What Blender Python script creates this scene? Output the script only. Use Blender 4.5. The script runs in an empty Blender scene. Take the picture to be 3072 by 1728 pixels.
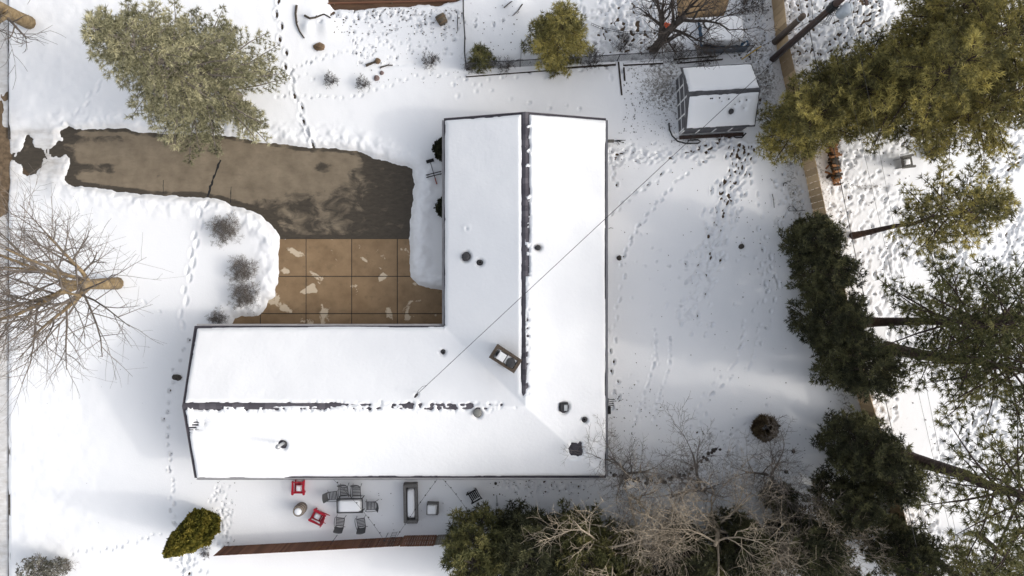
import bpy, math, random
import numpy as np
from mathutils import Vector, Matrix, Quaternion

# ------------------------------------------------------------------ camera, sky, sun, exposure
S = bpy.context.scene
C = S.collection
H = 45.0                      # drone height in metres
F = 2160.0                    # focal length in photo pixels (48 px per metre on the ground)
cam_data = bpy.data.cameras.new('camera')
cam_data.sensor_width = 36.0
cam_data.lens = 36.0 * F / 3072.0
cam_data.clip_end = 2000.0
cam = bpy.data.objects.new('camera', cam_data)
cam.location = (0, 0, H)
C.objects.link(cam)
S.camera = cam

SUN_EL = math.radians(27.5)
SUN_AZ = math.radians(-10.0)  # from +X, counter-clockwise
sv = Vector((math.cos(SUN_AZ) * math.cos(SUN_EL), math.sin(SUN_AZ) * math.cos(SUN_EL), math.sin(SUN_EL)))
world = bpy.data.worlds.new('World')
S.world = world
world.use_nodes = True
wn = world.node_tree
wn.nodes.clear()
sky = wn.nodes.new('ShaderNodeTexSky')
sky.sky_type = 'NISHITA'
sky.sun_disc = False
sky.sun_elevation = SUN_EL
sky.sun_rotation = math.radians(90) - SUN_AZ
sky.air_density = 1.0
sky.dust_density = 4.0
hs = wn.nodes.new('ShaderNodeHueSaturation')
hs.inputs['Saturation'].default_value = 0.34
bg = wn.nodes.new('ShaderNodeBackground')
bg.inputs['Strength'].default_value = 0.15
wo = wn.nodes.new('ShaderNodeOutputWorld')
wn.links.new(sky.outputs[0], hs.inputs['Color'])
wn.links.new(hs.outputs[0], bg.inputs[0])
wn.links.new(bg.outputs[0], wo.inputs[0])

sun_data = bpy.data.lights.new('sun', 'SUN')
sun_data.energy = 0.40
sun_data.angle = math.radians(2.5)
sun_data.color = (1.0, 0.93, 0.82)
sun = bpy.data.objects.new('sun', sun_data)
sun.rotation_euler = (-sv).to_track_quat('-Z', 'Y').to_euler()
sun.location = (40, -7, 40)
C.objects.link(sun)

S.view_settings.view_transform = 'Standard'
S.view_settings.look = 'None'
S.view_settings.gamma = 1.0
S.view_settings.exposure = 0.85
S.render.film_transparent = False
S.cycles.max_bounces = 6
S.cycles.transparent_max_bounces = 6

rnd = random.Random(7)
rng = np.random.default_rng(11)

def W(px, py, z=0.0):
    """photo pixel seen at height z -> world x, y"""
    k = (H - z) / F
    return ((px - 1536.0) * k, (864.0 - py) * k)

def P3(px, py, z=0.0):
    x, y = W(px, py, z)
    return Vector((x, y, z))

# ------------------------------------------------------------------ helpers
def tag(o, label=None, cat=None, group=None, kind=None):
    if label: o['label'] = label
    if cat: o['category'] = cat
    if group: o['group'] = group
    if kind: o['kind'] = kind
    return o

def thing(name, label, cat, loc=(0, 0, 0), rz=0.0, group=None):
    o = bpy.data.objects.new(name, None)
    o.empty_display_size = 0.2
    C.objects.link(o)
    o.location = loc
    o.rotation_euler = (0, 0, rz)
    return tag(o, label, cat, group)

def link(name, me, parent=None, mat=None):
    if mat is not None and len(me.materials) == 0:
        me.materials.append(mat)
    o = bpy.data.objects.new(name, me)
    C.objects.link(o)
    if parent is not None:
        o.parent = parent
    return o

def copy_tree(o, parent=None):
    c = o.copy()
    C.objects.link(c)
    c.parent = parent
    for ch in list(o.children):
        copy_tree(ch, c)
    return c

class MB:
    """collects verts and faces, builds one mesh object"""
    def __init__(s):
        s.v = []; s.f = []
    def add(s, vs, fs):
        b = len(s.v)
        s.v.extend([tuple(v) for v in vs])
        s.f.extend([tuple(i + b for i in f) for f in fs])
        return s
    def box(s, c, d, rz=0.0, rx=0.0, ry=0.0, taper=1.0):
        M = Matrix.Translation(c) @ Matrix.Rotation(rz, 4, 'Z') @ Matrix.Rotation(ry, 4, 'Y') @ Matrix.Rotation(rx, 4, 'X')
        hx, hy, hz = d[0] / 2, d[1] / 2, d[2] / 2
        vs = []
        for z, k in ((-hz, 1.0), (hz, taper)):
            for x, y in ((-hx, -hy), (hx, -hy), (hx, hy), (-hx, hy)):
                vs.append(M @ Vector((x * k, y * k, z)))
        return s.add(vs, [(3, 2, 1, 0), (4, 5, 6, 7), (0, 1, 5, 4), (1, 2, 6, 5), (2, 3, 7, 6), (3, 0, 4, 7)])
    def prism(s, pts, z0, z1):
        n = len(pts)
        vs = [(p[0], p[1], z0) for p in pts] + [(p[0], p[1], z1) for p in pts]
        fs = [tuple(range(n - 1, -1, -1)), tuple(range(n, 2 * n))]
        fs += [(i, (i + 1) % n, (i + 1) % n + n, i + n) for i in range(n)]
        return s.add(vs, fs)
    def tube(s, pts, rads, n=8, cap=True):
        pts = [Vector(p) for p in pts]
        if not hasattr(rads, '__len__'): rads = [rads] * len(pts)
        vs = []; fs = []
        d0 = (pts[1] - pts[0]).normalized()
        ref = Vector((0, 0, 1)) if abs(d0.z) < 0.9 else Vector((1, 0, 0))
        u = d0.cross(ref).normalized()
        for i, p in enumerate(pts):
            if i == 0: d = d0
            elif i == len(pts) - 1: d = (pts[i] - pts[i - 1])
            else: d = (pts[i + 1] - pts[i - 1])
            if d.length < 1e-9: d = d0
            d = d.normalized()
            u = u - d * u.dot(d)
            if u.length < 1e-6: u = d.orthogonal()
            u.normalize()
            w = d.cross(u)
            for k in range(n):
                a = 2 * math.pi * k / n
                vs.append(p + (u * math.cos(a) + w * math.sin(a)) * rads[i])
        for i in range(len(pts) - 1):
            for k in range(n):
                a = i * n + k; b = i * n + (k + 1) % n
                fs.append((a, b, b + n, a + n))
        if cap:
            fs.append(tuple(range(n - 1, -1, -1)))
            m = (len(pts) - 1) * n
            fs.append(tuple(range(m, m + n)))
        return s.add(vs, fs)
    def lathe(s, prof, n=16, c=(0, 0, 0)):
        vs = []; fs = []
        for r, z in prof:
            for k in range(n):
                a = 2 * math.pi * k / n
                vs.append((c[0] + r * math.cos(a), c[1] + r * math.sin(a), c[2] + z))
        for i in range(len(prof) - 1):
            for k in range(n):
                a = i * n + k; b = i * n + (k + 1) % n
                fs.append((a, b, b + n, a + n))
        fs.append(tuple(range(n - 1, -1, -1)))
        m = (len(prof) - 1) * n
        fs.append(tuple(range(m, m + n)))
        return s.add(vs, fs)
    def mesh(s, name, mat=None, smooth=False):
        me = bpy.data.meshes.new(name)
        me.from_pydata(s.v, [], s.f)
        if smooth:
            me.polygons.foreach_set('use_smooth', [True] * len(me.polygons))
        me.update()
        if mat is not None: me.materials.append(mat)
        return me
    def obj(s, name, mat, parent=None, smooth=False):
        return link(name, s.mesh(name, mat, smooth), parent)

def np_mesh(name, V, Q, mat=None, smooth=False, attrs=None):
    """fast mesh from numpy arrays; Q is (n,3) or (n,4)"""
    me = bpy.data.meshes.new(name)
    V = np.ascontiguousarray(V, dtype=np.float32); Q = np.ascontiguousarray(Q, dtype=np.int32)
    k = Q.shape[1]
    me.vertices.add(len(V)); me.vertices.foreach_set('co', V.ravel())
    me.loops.add(Q.size); me.loops.foreach_set('vertex_index', Q.ravel())
    me.polygons.add(len(Q))
    me.polygons.foreach_set('loop_start', np.arange(0, Q.size, k, dtype=np.int32))
    if smooth:
        me.polygons.foreach_set('use_smooth', np.ones(len(Q), dtype=bool))
    me.update(calc_edges=True)
    for nm, arr in (attrs or {}).items():
        a = me.attributes.new(nm, 'FLOAT', 'POINT')
        a.data.foreach_set('value', np.ascontiguousarray(arr, dtype=np.float32).ravel())
    if mat is not None: me.materials.append(mat)
    return me

_T = np.random.default_rng(5).random((16, 256, 256)).astype(np.float32)
def vnoise(X, Y, scale, seed=0):
    t = _T[seed % 16]
    x = X / scale + 37.3 * seed + 500; y = Y / scale + 17.9 * seed + 500
    xi = np.floor(x).astype(np.int64); yi = np.floor(y).astype(np.int64)
    fx = x - xi; fy = y - yi
    fx = fx * fx * (3 - 2 * fx); fy = fy * fy * (3 - 2 * fy)
    a = t[xi & 255, yi & 255]; b = t[(xi + 1) & 255, yi & 255]
    c = t[xi & 255, (yi + 1) & 255]; d = t[(xi + 1) & 255, (yi + 1) & 255]
    return (a * (1 - fx) + b * fx) * (1 - fy) + (c * (1 - fx) + d * fx) * fy
def fbm(X, Y, scale, octs=4, seed=0):
    r = 0; amp = 1; tot = 0
    for i in range(octs):
        r = r + amp * vnoise(X, Y, scale / (2 ** i), seed + i); tot += amp; amp *= 0.5
    return r / tot
def sstep(a, b, x):
    t = np.clip((x - a) / (b - a), 0, 1)
    return t * t * (3 - 2 * t)
def sdf_poly(X, Y, pts):
    d = np.full(X.shape, 1e9); ins = np.zeros(X.shape, dtype=bool)
    n = len(pts)
    for i in range(n):
        x0, y0 = pts[i]; x1, y1 = pts[(i + 1) % n]
        ex, ey = x1 - x0, y1 - y0
        t = np.clip(((X - x0) * ex + (Y - y0) * ey) / (ex * ex + ey * ey + 1e-12), 0, 1)
        d = np.minimum(d, (X - x0 - t * ex) ** 2 + (Y - y0 - t * ey) ** 2)
        c = ((y0 > Y) != (y1 > Y)) & (X < ex * (Y - y0) / (ey + (1e-12 if ey >= 0 else -1e-12)) + x0)
        ins ^= c
    d = np.sqrt(d)
    return np.where(ins, -d, d)
def sdf_line(X, Y, pts):
    d = np.full(X.shape, 1e9)
    for i in range(len(pts) - 1):
        x0, y0 = pts[i]; x1, y1 = pts[i + 1]
        ex, ey = x1 - x0, y1 - y0
        t = np.clip(((X - x0) * ex + (Y - y0) * ey) / (ex * ex + ey * ey + 1e-12), 0, 1)
        d = np.minimum(d, (X - x0 - t * ex) ** 2 + (Y - y0 - t * ey) ** 2)
    return np.sqrt(d)

# ------------------------------------------------------------------ materials
class NT:
    def __init__(s, name, rough=0.7, spec=0.3):
        s.m = bpy.data.materials.new(name); s.m.use_nodes = True
        s.t = s.m.node_tree; s.b = s.t.nodes['Principled BSDF']
        s.b.inputs['Roughness'].default_value = rough
        s.b.inputs['Specular IOR Level'].default_value = spec
    def n(s, typ, **kw):
        nd = s.t.nodes.new('ShaderNode' + typ)
        for k, v in kw.items(): setattr(nd, k, v)
        return nd
    def l(s, a, b): s.t.links.new(a, b)
    def pos(s, obj=False):
        return s.n('TexCoord').outputs['Object'] if obj else s.n('NewGeometry').outputs['Position']
    def noise(s, scale, detail=4, rough=0.55, vec=None, stretch=None, dist=0.0):
        nz = s.n('TexNoise'); nz.inputs['Scale'].default_value = scale
        nz.inputs['Detail'].default_value = detail; nz.inputs['Roughness'].default_value = rough
        nz.inputs['Distortion'].default_value = dist
        v = vec if vec is not None else s.pos()
        if stretch:
            mp = s.n('Mapping'); mp.inputs['Scale'].default_value = stretch
            s.l(v, mp.inputs['Vector']); v = mp.outputs[0]
        s.l(v, nz.inputs['Vector'])
        return nz.outputs['Fac']
    def ramp(s, fac, stops, interp='LINEAR'):
        r = s.n('ValToRGB'); r.color_ramp.interpolation = interp
        e = r.color_ramp.elements
        while len(e) < len(stops): e.new(0.5)
        for i, (p, c) in enumerate(stops):
            e[i].position = p
            e[i].color = (c, c, c, 1) if isinstance(c, (int, float)) else (*c, 1)
        s.l(fac, r.inputs[0])
        return r.outputs[0]
    def mix(s, fac, a, b, mode='MIX'):
        m = s.n('Mix', data_type='RGBA', blend_type=mode)
        for val, i in ((fac, 0), (a, 6), (b, 7)):
            if isinstance(val, (int, float)): m.inputs[i].default_value = val if i == 0 else (val, val, val, 1)
            elif isinstance(val, tuple): m.inputs[i].default_value = (*val, 1)
            else: s.l(val, m.inputs[i])
        return m.outputs[2]
    def math(s, op, a, b=None):
        m = s.n('Math', operation=op)
        for i, v in enumerate((a, b)):
            if v is None: continue
            if isinstance(v, (int, float)): m.inputs[i].default_value = v
            else: s.l(v, m.inputs[i])
        return m.outputs[0]
    def attr(s, name):
        a = s.n('Attribute'); a.attribute_name = name
        return a.outputs['Fac']
    def col(s, c):
        if isinstance(c, tuple): s.b.inputs['Base Color'].default_value = (*c, 1)
        else: s.l(c, s.b.inputs['Base Color'])
        return s
    def rough(s, r):
        s.l(r, s.b.inputs['Roughness']); return s
    def bump(s, h, strength=0.3, dist=0.02):
        b = s.n('Bump'); b.inputs['Strength'].default_value = strength; b.inputs['Distance'].default_value = dist
        s.l(h, b.inputs['Height']); s.l(b.outputs[0], s.b.inputs['Normal'])
        return s

def simple(name, c, rough=0.7, var=0.25, scale=6.0, bump=0.2, metal=0.0, obj=True, stretch=None, spec=0.3):
    t = NT(name, rough, spec)
    nz = t.noise(scale, 4, 0.6, t.pos(obj), stretch)
    lo = tuple(max(0, x * (1 - var)) for x in c); hi = tuple(min(1, x * (1 + var)) for x in c)
    t.col(t.ramp(nz, [(0.3, lo), (0.7, hi)]))
    t.b.inputs['Metallic'].default_value = metal
    if bump: t.bump(nz, bump, 0.02)
    return t.m

# snow lying on the ground, with litter showing where the cover is thin
t = NT('snow', 0.75, 0.15)
n1 = t.noise(0.35, 3); n2 = t.noise(9.0, 5, 0.65); n3 = t.noise(32.0, 3, 0.7)
base = t.mix(n1, (0.83, 0.84, 0.86), (0.87, 0.875, 0.89))
litter = t.ramp(t.noise(14, 4, 0.7), [(0.3, (0.06, 0.05, 0.04)), (0.7, (0.22, 0.19, 0.15))])
thin = t.attr('thin')
spk = t.noise(5.5, 6, 0.72, dist=0.6)
f = t.math('ADD', t.math('MULTIPLY', thin, 0.42), t.math('MULTIPLY', spk, 1.0))
f = t.ramp(f, [(0.70, 0.0), (0.86, 1.0)])
dirt = t.attr('dirt')
base = t.mix(t.math('MULTIPLY', dirt, t.ramp(t.noise(2.2, 5, 0.65, stretch=(0.6, 1.6, 1)), [(0.25, 0.3), (0.75, 1.0)])), base, (0.38, 0.345, 0.30))
t.col(t.mix(t.math('MULTIPLY', f, 0.85), base, litter))
t.bump(t.math('ADD', t.math('MULTIPLY', n2, 0.8), t.math('MULTIPLY', n3, 0.35)), 0.35, 0.035)
M_SNOW = t.m
t = NT('roof_snow', 0.75, 0.15)
n1 = t.noise(0.5, 3); n2 = t.noise(5.0, 4)
t.col(t.mix(n1, (0.81, 0.815, 0.83), (0.87, 0.875, 0.885)))
t.bump(t.math('ADD', n2, t.noise(0.8, 3)), 0.25, 0.06)
M_RSNOW = t.m
t = NT('snow_cap', 0.75, 0.15)
t.col((0.87, 0.875, 0.885)); t.bump(t.noise(9, 4), 0.25, 0.03)
M_CAP = t.m

t = NT('soil', 0.95, 0.1)
nz = t.noise(2.0, 8, 0.7); n2 = t.noise(18, 5, 0.7)
t.col(t.mix(n2, t.ramp(nz, [(0.3, (0.05, 0.035, 0.025)), (0.7, (0.13, 0.085, 0.055))]), (0.12, 0.09, 0.06)))
t.bump(n2, 0.7, 0.04)
M_SOIL = t.m
t = NT('mulch', 0.95, 0.1)
nz = t.noise(1.3, 6, 0.7, stretch=(0.5, 2.5, 1)); n2 = t.noise(12, 5, 0.7, stretch=(0.4, 1.5, 1))
t.col(t.mix(t.math('MULTIPLY', n2, 0.5), t.ramp(nz, [(0.3, (0.065, 0.04, 0.028)), (0.7, (0.17, 0.10, 0.062))]), (0.05, 0.035, 0.025)))
t.bump(n2, 0.5, 0.05)
M_MULCH = t.m

t = NT('asphalt', 0.85, 0.25)
wet = t.attr('wet')  # damp patches together with the painted house shadow
g1 = t.noise(0.9, 6, 0.6); g2 = t.noise(60, 2, 0.5); g3 = t.noise(4.5, 5, 0.7, stretch=(0.5, 1.4, 1))
dry = t.ramp(g1, [(0.3, (0.17, 0.135, 0.094)), (0.7, (0.275, 0.222, 0.158))])
dry = t.mix(t.math('MULTIPLY', t.ramp(g3, [(0.5, 0.0), (0.75, 1.0)]), 0.35), dry, (0.10, 0.085, 0.066))
wet_shade_c = t.ramp(g3, [(0.25, (0.044, 0.036, 0.027)), (0.75, (0.085, 0.070, 0.052))])
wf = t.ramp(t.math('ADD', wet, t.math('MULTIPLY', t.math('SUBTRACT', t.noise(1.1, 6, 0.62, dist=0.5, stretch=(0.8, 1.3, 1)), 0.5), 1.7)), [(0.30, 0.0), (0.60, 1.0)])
c = t.mix(wf, dry, wet_shade_c)
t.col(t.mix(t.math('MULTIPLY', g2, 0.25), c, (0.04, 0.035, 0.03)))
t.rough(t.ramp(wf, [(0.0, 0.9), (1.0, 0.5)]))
t.bump(g2, 0.35, 0.01)
M_ASPHALT = t.m

t = NT('concrete', 0.75, 0.3)
oi = t.n('ObjectInfo')
v = t.n('VectorMath', operation='ADD'); t.l(t.pos(), v.inputs[0])
g1 = t.noise(0.8, 5, 0.6); g2 = t.noise(45, 2); g4 = t.noise(2.6, 4, 0.6)
c = t.ramp(g1, [(0.3, (0.20, 0.128, 0.068)), (0.7, (0.31, 0.21, 0.118))])
c = t.mix(t.math('MULTIPLY', t.math('SUBTRACT', oi.outputs['Random'], 0.2), 0.3), c, (0.15, 0.10, 0.055))
c = t.mix(t.math('MULTIPLY', t.ramp(g4, [(0.55, 0.0), (0.8, 1.0)]), 0.5), c, (0.11, 0.08, 0.045))
pale = t.ramp(t.noise(0.75, 5, 0.6, dist=0.35), [(0.595, 0.0), (0.625, 1.0)])
c = t.mix(t.math('MULTIPLY', pale, 0.85), c, (0.60, 0.50, 0.37))
dk = t.n('SeparateXYZ'); t.l(t.pos(), dk.inputs[0])
stain = t.ramp(t.math('ADD', t.math('MULTIPLY', dk.outputs[0], 0.10), t.math('ADD', t.math('MULTIPLY', dk.outputs[1], -0.10), t.math('MULTIPLY', g1, 0.35))), [(0.0, 0.0), (0.25, 1.0)])
c = t.mix(t.math('MULTIPLY', stain, 0.8), c, (0.07, 0.056, 0.04))
t.col(c); t.bump(g2, 0.25, 0.01)
t.rough(t.ramp(pale, [(0.0, 0.55), (1.0, 0.85)]))
M_CONC = t.m

t = NT('shingle', 0.9, 0.2)
g1 = t.noise(2.5, 5, 0.65); g2 = t.noise(70, 2)
c = t.ramp(g1, [(0.3, (0.040, 0.037, 0.045)), (0.7, (0.085, 0.078, 0.092))])
t.col(t.mix(t.math('MULTIPLY', g2, 0.4), c, (0.03, 0.028, 0.034))); t.bump(g2, 0.5, 0.01)
M_SHING = t.m
t = NT('ridge_shingle', 0.9, 0.2)
oi = t.n('ObjectInfo')
c = t.ramp(oi.outputs['Random'], [(0.0, (0.075, 0.07, 0.082)), (1.0, (0.15, 0.14, 0.155))])
t.col(t.mix(t.math('MULTIPLY', t.noise(60, 2), 0.5), c, (0.05, 0.045, 0.055)))
M_RIDGE = t.m
M_SHEDROOF = simple('shed_roof', (0.085, 0.085, 0.09), 0.9, 0.3, 4)
M_GUTTER = simple('gutter', (0.55, 0.54, 0.55), 0.5, 0.1, 3, 0)
M_FASCIA = simple('fascia', (0.10, 0.09, 0.10), 0.7, 0.2, 3, 0)
M_WALL = simple('house_siding', (0.42, 0.38, 0.33), 0.85, 0.12, 2)
M_WHITE = simple('white_paint', (0.72, 0.72, 0.72), 0.6, 0.06, 4, 0)
M_GREYWALL = simple('grey_panel', (0.10, 0.10, 0.108), 0.8, 0.2, 3)
M_METAL = simple('galvanised', (0.42, 0.43, 0.44), 0.45, 0.15, 8, 0.05, 0.5)
M_DARKMETAL = simple('dark_metal', (0.045, 0.043, 0.045), 0.55, 0.3, 10, 0.05)
M_BLACK = simple('black', (0.015, 0.015, 0.016), 0.7, 0.3, 10, 0.05)
M_CHIM = simple('chimney_brick', (0.085, 0.066, 0.05), 0.95, 0.35, 12)
M_FLUE = simple('clay_flue', (0.05, 0.05, 0.052), 0.95, 0.3, 9)
M_TAN = simple('tan_board', (0.55, 0.40, 0.24), 0.85, 0.22, 2.5, 0.2, 0, True, (6, 6, 0.8))
M_BROWN = simple('brown_board', (0.16, 0.078, 0.048), 0.85, 0.25, 2.5, 0.2, 0, True, (6, 6, 0.8))
def boardmat(name, c):
    t = NT(name, 0.85, 0.2)
    r = t.n('ObjectInfo').outputs['Random']
    nz = t.noise(2.5, 4, 0.6, t.pos(True), (6, 6, 0.8))
    lo = tuple(x * .62 for x in c); hi = tuple(min(1, x * 1.22) for x in c)
    t.col(t.ramp(t.math('ADD', t.math('MULTIPLY', r, 0.6), t.math('MULTIPLY', nz, 0.4)), [(0.15, lo), (0.85, hi)])); t.bump(nz, .2, .02)
    return t.m
M_TAN = boardmat('tan_fence_board', (0.55, 0.40, 0.24)); M_BROWN = boardmat('brown_fence_board', (0.16, 0.078, 0.048))
M_GREYBOARD = simple('grey_board', (0.17, 0.155, 0.13), 0.85, 0.25, 3)
M_POST = simple('post_wood', (0.15, 0.10, 0.06), 0.85, 0.25, 4)
M_TIMBER = simple('landscape_timber', (0.045, 0.036, 0.03), 0.9, 0.35, 5)
M_POLE = simple('creosote_pole', (0.062, 0.040, 0.034), 0.7, 0.35, 5, 0.3, 0, True, (4, 4, 0.4))
M_POLE2 = simple('old_pole', (0.13, 0.10, 0.08), 0.85, 0.3, 5, 0.3, 0, True, (4, 4, 0.4))
M_RED = simple('red_plastic', (0.40, 0.012, 0.03), 0.45, 0.12, 4, 0.03)
M_ORANGE = simple('orange_plastic', (0.75, 0.09, 0.015), 0.5, 0.1, 4, 0.03)
M_YELLOW = simple('yellow_guard', (0.65, 0.42, 0.05), 0.5, 0.1, 4, 0.03)
M_GUN = simple('gunmetal', (0.055, 0.055, 0.058), 0.5, 0.2, 8, 0.03)
M_SLING = simple('grey_sling', (0.085, 0.085, 0.088), 0.75, 0.15, 30, 0.2)
M_WICKER = simple('grey_wicker', (0.15, 0.145, 0.14), 0.8, 0.3, 22, 0.5)
M_BARREL = simple('barrel_wood', (0.28, 0.235, 0.19), 0.85, 0.3, 8, 0.3)
M_DARKBARREL = simple('weathered_barrel', (0.11, 0.09, 0.065), 0.85, 0.35, 8, 0.3)
M_GREYPLAST = simple('weathered_grey', (0.12, 0.115, 0.105), 0.75, 0.25, 8, 0.15)
M_BLUE = simple('blue_tarp', (0.03, 0.075, 0.13), 0.5, 0.3, 5, 0.4)
M_TARP = simple('tan_tarp', (0.30, 0.20, 0.105), 0.7, 0.25, 3, 0.5)
M_STONE = simple('stone', (0.07, 0.062, 0.055), 0.9, 0.4, 6, 0.4)
M_LOGEND = simple('split_log', (0.26, 0.13, 0.06), 0.9, 0.4, 8, 0.3)
M_LOGBARK = simple('log_bark', (0.06, 0.048, 0.038), 0.95, 0.35, 8, 0.4)
M_WIRE = simple('wire', (0.03, 0.03, 0.032), 0.6, 0.1, 3, 0)
M_GALVWIRE = simple('fence_wire', (0.13, 0.13, 0.135), 0.55, 0.1, 3, 0, 0.3)
M_RUST = simple('rusty_iron', (0.20, 0.10, 0.045), 0.8, 0.3, 9, 0.2)
M_GRIT = simple('grit', (0.15, 0.105, 0.065), 0.95, 0.5, 3, 0.6, 0, False)
M_LEAF = simple('dead_leaf', (0.045, 0.032, 0.022), 0.9, 0.4, 2, 0, 0, False)

def bark(name, lo, hi, sc=6):
    t = NT(name, 0.9, 0.15)
    nz = t.noise(sc, 5, 0.65, t.pos(True))
    t.col(t.ramp(nz, [(0.3, lo), (0.7, hi)])); t.bump(nz, 0.5, 0.03)
    return t.m
M_BARK_TAN = bark('bark_tan', (0.12, 0.085, 0.045), (0.30, 0.225, 0.13), 3)
M_TWIG_TAN = bark('twig_tan', (0.095, 0.08, 0.072), (0.20, 0.172, 0.145), 2)
M_BARK_PALE = bark('bark_pale', (0.20, 0.165, 0.125), (0.50, 0.42, 0.32), 1.2)
M_BARK_DARK = bark('bark_dark', (0.035, 0.03, 0.028), (0.09, 0.075, 0.065), 4)
M_BARK_GREY = bark('bark_grey', (0.10, 0.088, 0.078), (0.20, 0.175, 0.155), 4)
M_BARK_PINE = bark('bark_pine', (0.03, 0.022, 0.022), (0.085, 0.06, 0.055), 4)

def foliage(name, dark, mid, light, sc=0.9):
    t = NT(name, 0.65, 0.2)
    nz = t.noise(sc, 3, 0.6, t.pos(True))
    v = t.math('ADD', t.math('MULTIPLY', t.attr('tint'), 0.62), t.math('MULTIPLY', nz, 0.5))
    t.col(t.ramp(v, [(0.22, dark), (0.52, mid), (0.86, light)]))
    tr = t.n('BsdfTranslucent'); mx = t.n('MixShader'); mx.inputs[0].default_value = 0.22
    cr = t.b.inputs['Base Color'].links[0].from_socket
    t.l(cr, tr.inputs[0]); t.l(t.b.outputs[0], mx.inputs[1]); t.l(tr.outputs[0], mx.inputs[2])
    t.l(mx.outputs[0], t.t.nodes['Material Output'].inputs[0])
    return t.m
M_F_PALE = foliage('needles_pale', (0.085, 0.086, 0.048), (0.25, 0.24, 0.145), (0.52, 0.485, 0.31))
M_F_OLIVE = foliage('needles_olive', (0.055, 0.055, 0.026), (0.195, 0.178, 0.068), (0.54, 0.46, 0.15))
M_F_GREEN = foliage('needles_green', (0.035, 0.040, 0.018), (0.105, 0.108, 0.044), (0.26, 0.235, 0.09))
M_F_DARK = foliage('needles_dark', (0.022, 0.024, 0.015), (0.062, 0.066, 0.036), (0.185, 0.18, 0.085))
M_F_ARB = foliage('arborvitae', (0.035, 0.036, 0.006), (0.10, 0.095, 0.016), (0.22, 0.18, 0.035), 2.0)
M_F_BOX = foliage('boxwood', (0.01, 0.013, 0.007), (0.03, 0.034, 0.018), (0.06, 0.062, 0.03), 2.0)
M_F_GREY = foliage('grey_leaves', (0.06, 0.06, 0.045), (0.14, 0.135, 0.105), (0.30, 0.29, 0.25), 2.0)
M_F_DRY = foliage('dry_grass', (0.035, 0.024, 0.014), (0.095, 0.068, 0.038), (0.19, 0.145, 0.085), 2.0)
# ------------------------------------------------------------------ ground, snow, street, driveway
def PX(pts): return [W(x, y) for x, y in pts]
ASPH = PX([(212,388),(300,385),(375,385),(415,398),(500,402),(600,402),(700,412),(788,427),(860,436),(942,447),(1006,444),(1083,459),(1135,476),
           (1186,493),(1237,506),(1244,551),(1240,600),(1233,654),(1229,716),(1229,722),(840,722),(837,705),(814,675),(784,647),(741,628),(694,615),(677,605),(621,594),(600,592),
           (522,587),(439,585),(352,573),(273,562),(223,556),(205,535),(198,512),(204,490),(196,468),(180,462),(172,440),(185,412)])
APRON = PX([(840,714),(1228,714),(1232,735),(1227,782),(1233,833),(1254,853),(1301,868),(1345,874),(1345,1010),(698,1010),(698,972),(703,953),(775,945),
            (792,932),(805,900),(827,891),(831,872),(837,829),(835,765)])
STREETBARE = PX([(58,424),(80,418),(100,420),(108,440),(116,462),(117,482),(111,502),(96,490),(84,470),(66,472),(54,462),(60,446)])
SOILBED = PX([(960,-60),(985,8),(1000,24),(1035,32),(1080,30),(1120,24),(1180,22),(1240,18),(1310,16),(1370,8),(1395,-2),(1400,-60)])
GAP = 0.08
gx = np.arange(-36.4, 36.41, GAP); gy = np.arange(-21.6, 21.61, GAP)
X, Y = np.meshgrid(gx, gy)
PXX = X * 48 + 1536; PYY = 864 - Y * 48
Z = 0.17 + 0.05 * (fbm(X, Y, 7.0, 3, 1) - 0.5) + 0.03 * (fbm(X, Y, 1.6, 3, 3) - 0.5)
# wind ripples / lumps at the street side of the front lawn
lump = sstep(480, 60, PXX) + sstep(620, 520, PYY) * 0.3
Z += 0.07 * np.clip(lump, 0, 1) * (fbm(X, Y, 0.55, 2, 6) - 0.5)
thin = np.zeros_like(Z); dirt = np.zeros_like(Z)

def blob(px, py, rx, ry, p=1.0):
    return np.exp(-(((PXX - px) / rx) ** 2 + ((PYY - py) / ry) ** 2) ** p)

for a in ((1985,255,90,110,0.8),(2040,300,50,120,0.6),(1900,210,40,30,0.5),(2290,250,60,90,0.75),(2270,150,60,60,0.7),(2290,30,60,60,0.5),(2065,420,90,40,0.55),(1250,40,200,30,0.45),
          (2500,420,30,160,0.8),(2475,570,28,120,0.55),(2510,680,25,150,0.4),(2600,560,90,14,0.7),(1930,1430,120,22,0.7),(2080,1400,60,50,0.6),(1830,1320,22,110,0.55),
          (2240,1320,110,40,0.35),(2280,1290,60,60,0.3),(2250,1440,230,60,0.4),(1960,150,120,30,0.7),(1600,185,120,14,0.55),(2380,560,20,130,0.3),(2660,1350,60,200,0.5),
          (2950,1300,200,200,0.3),(640,1560,45,60,0.35),(1620,1560,300,60,0.5),(1400,175,30,30,0.5),(1950,1620,420,120,0.7),(2480,1600,260,130,0.6),(1850,110,120,90,0.35),(2200,330,40,40,0.4),(560,960,40,20,0.2),(765,945,40,14,0.5)):
    thin = np.maximum(thin, blob(*a[:4]) * a[4])

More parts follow.
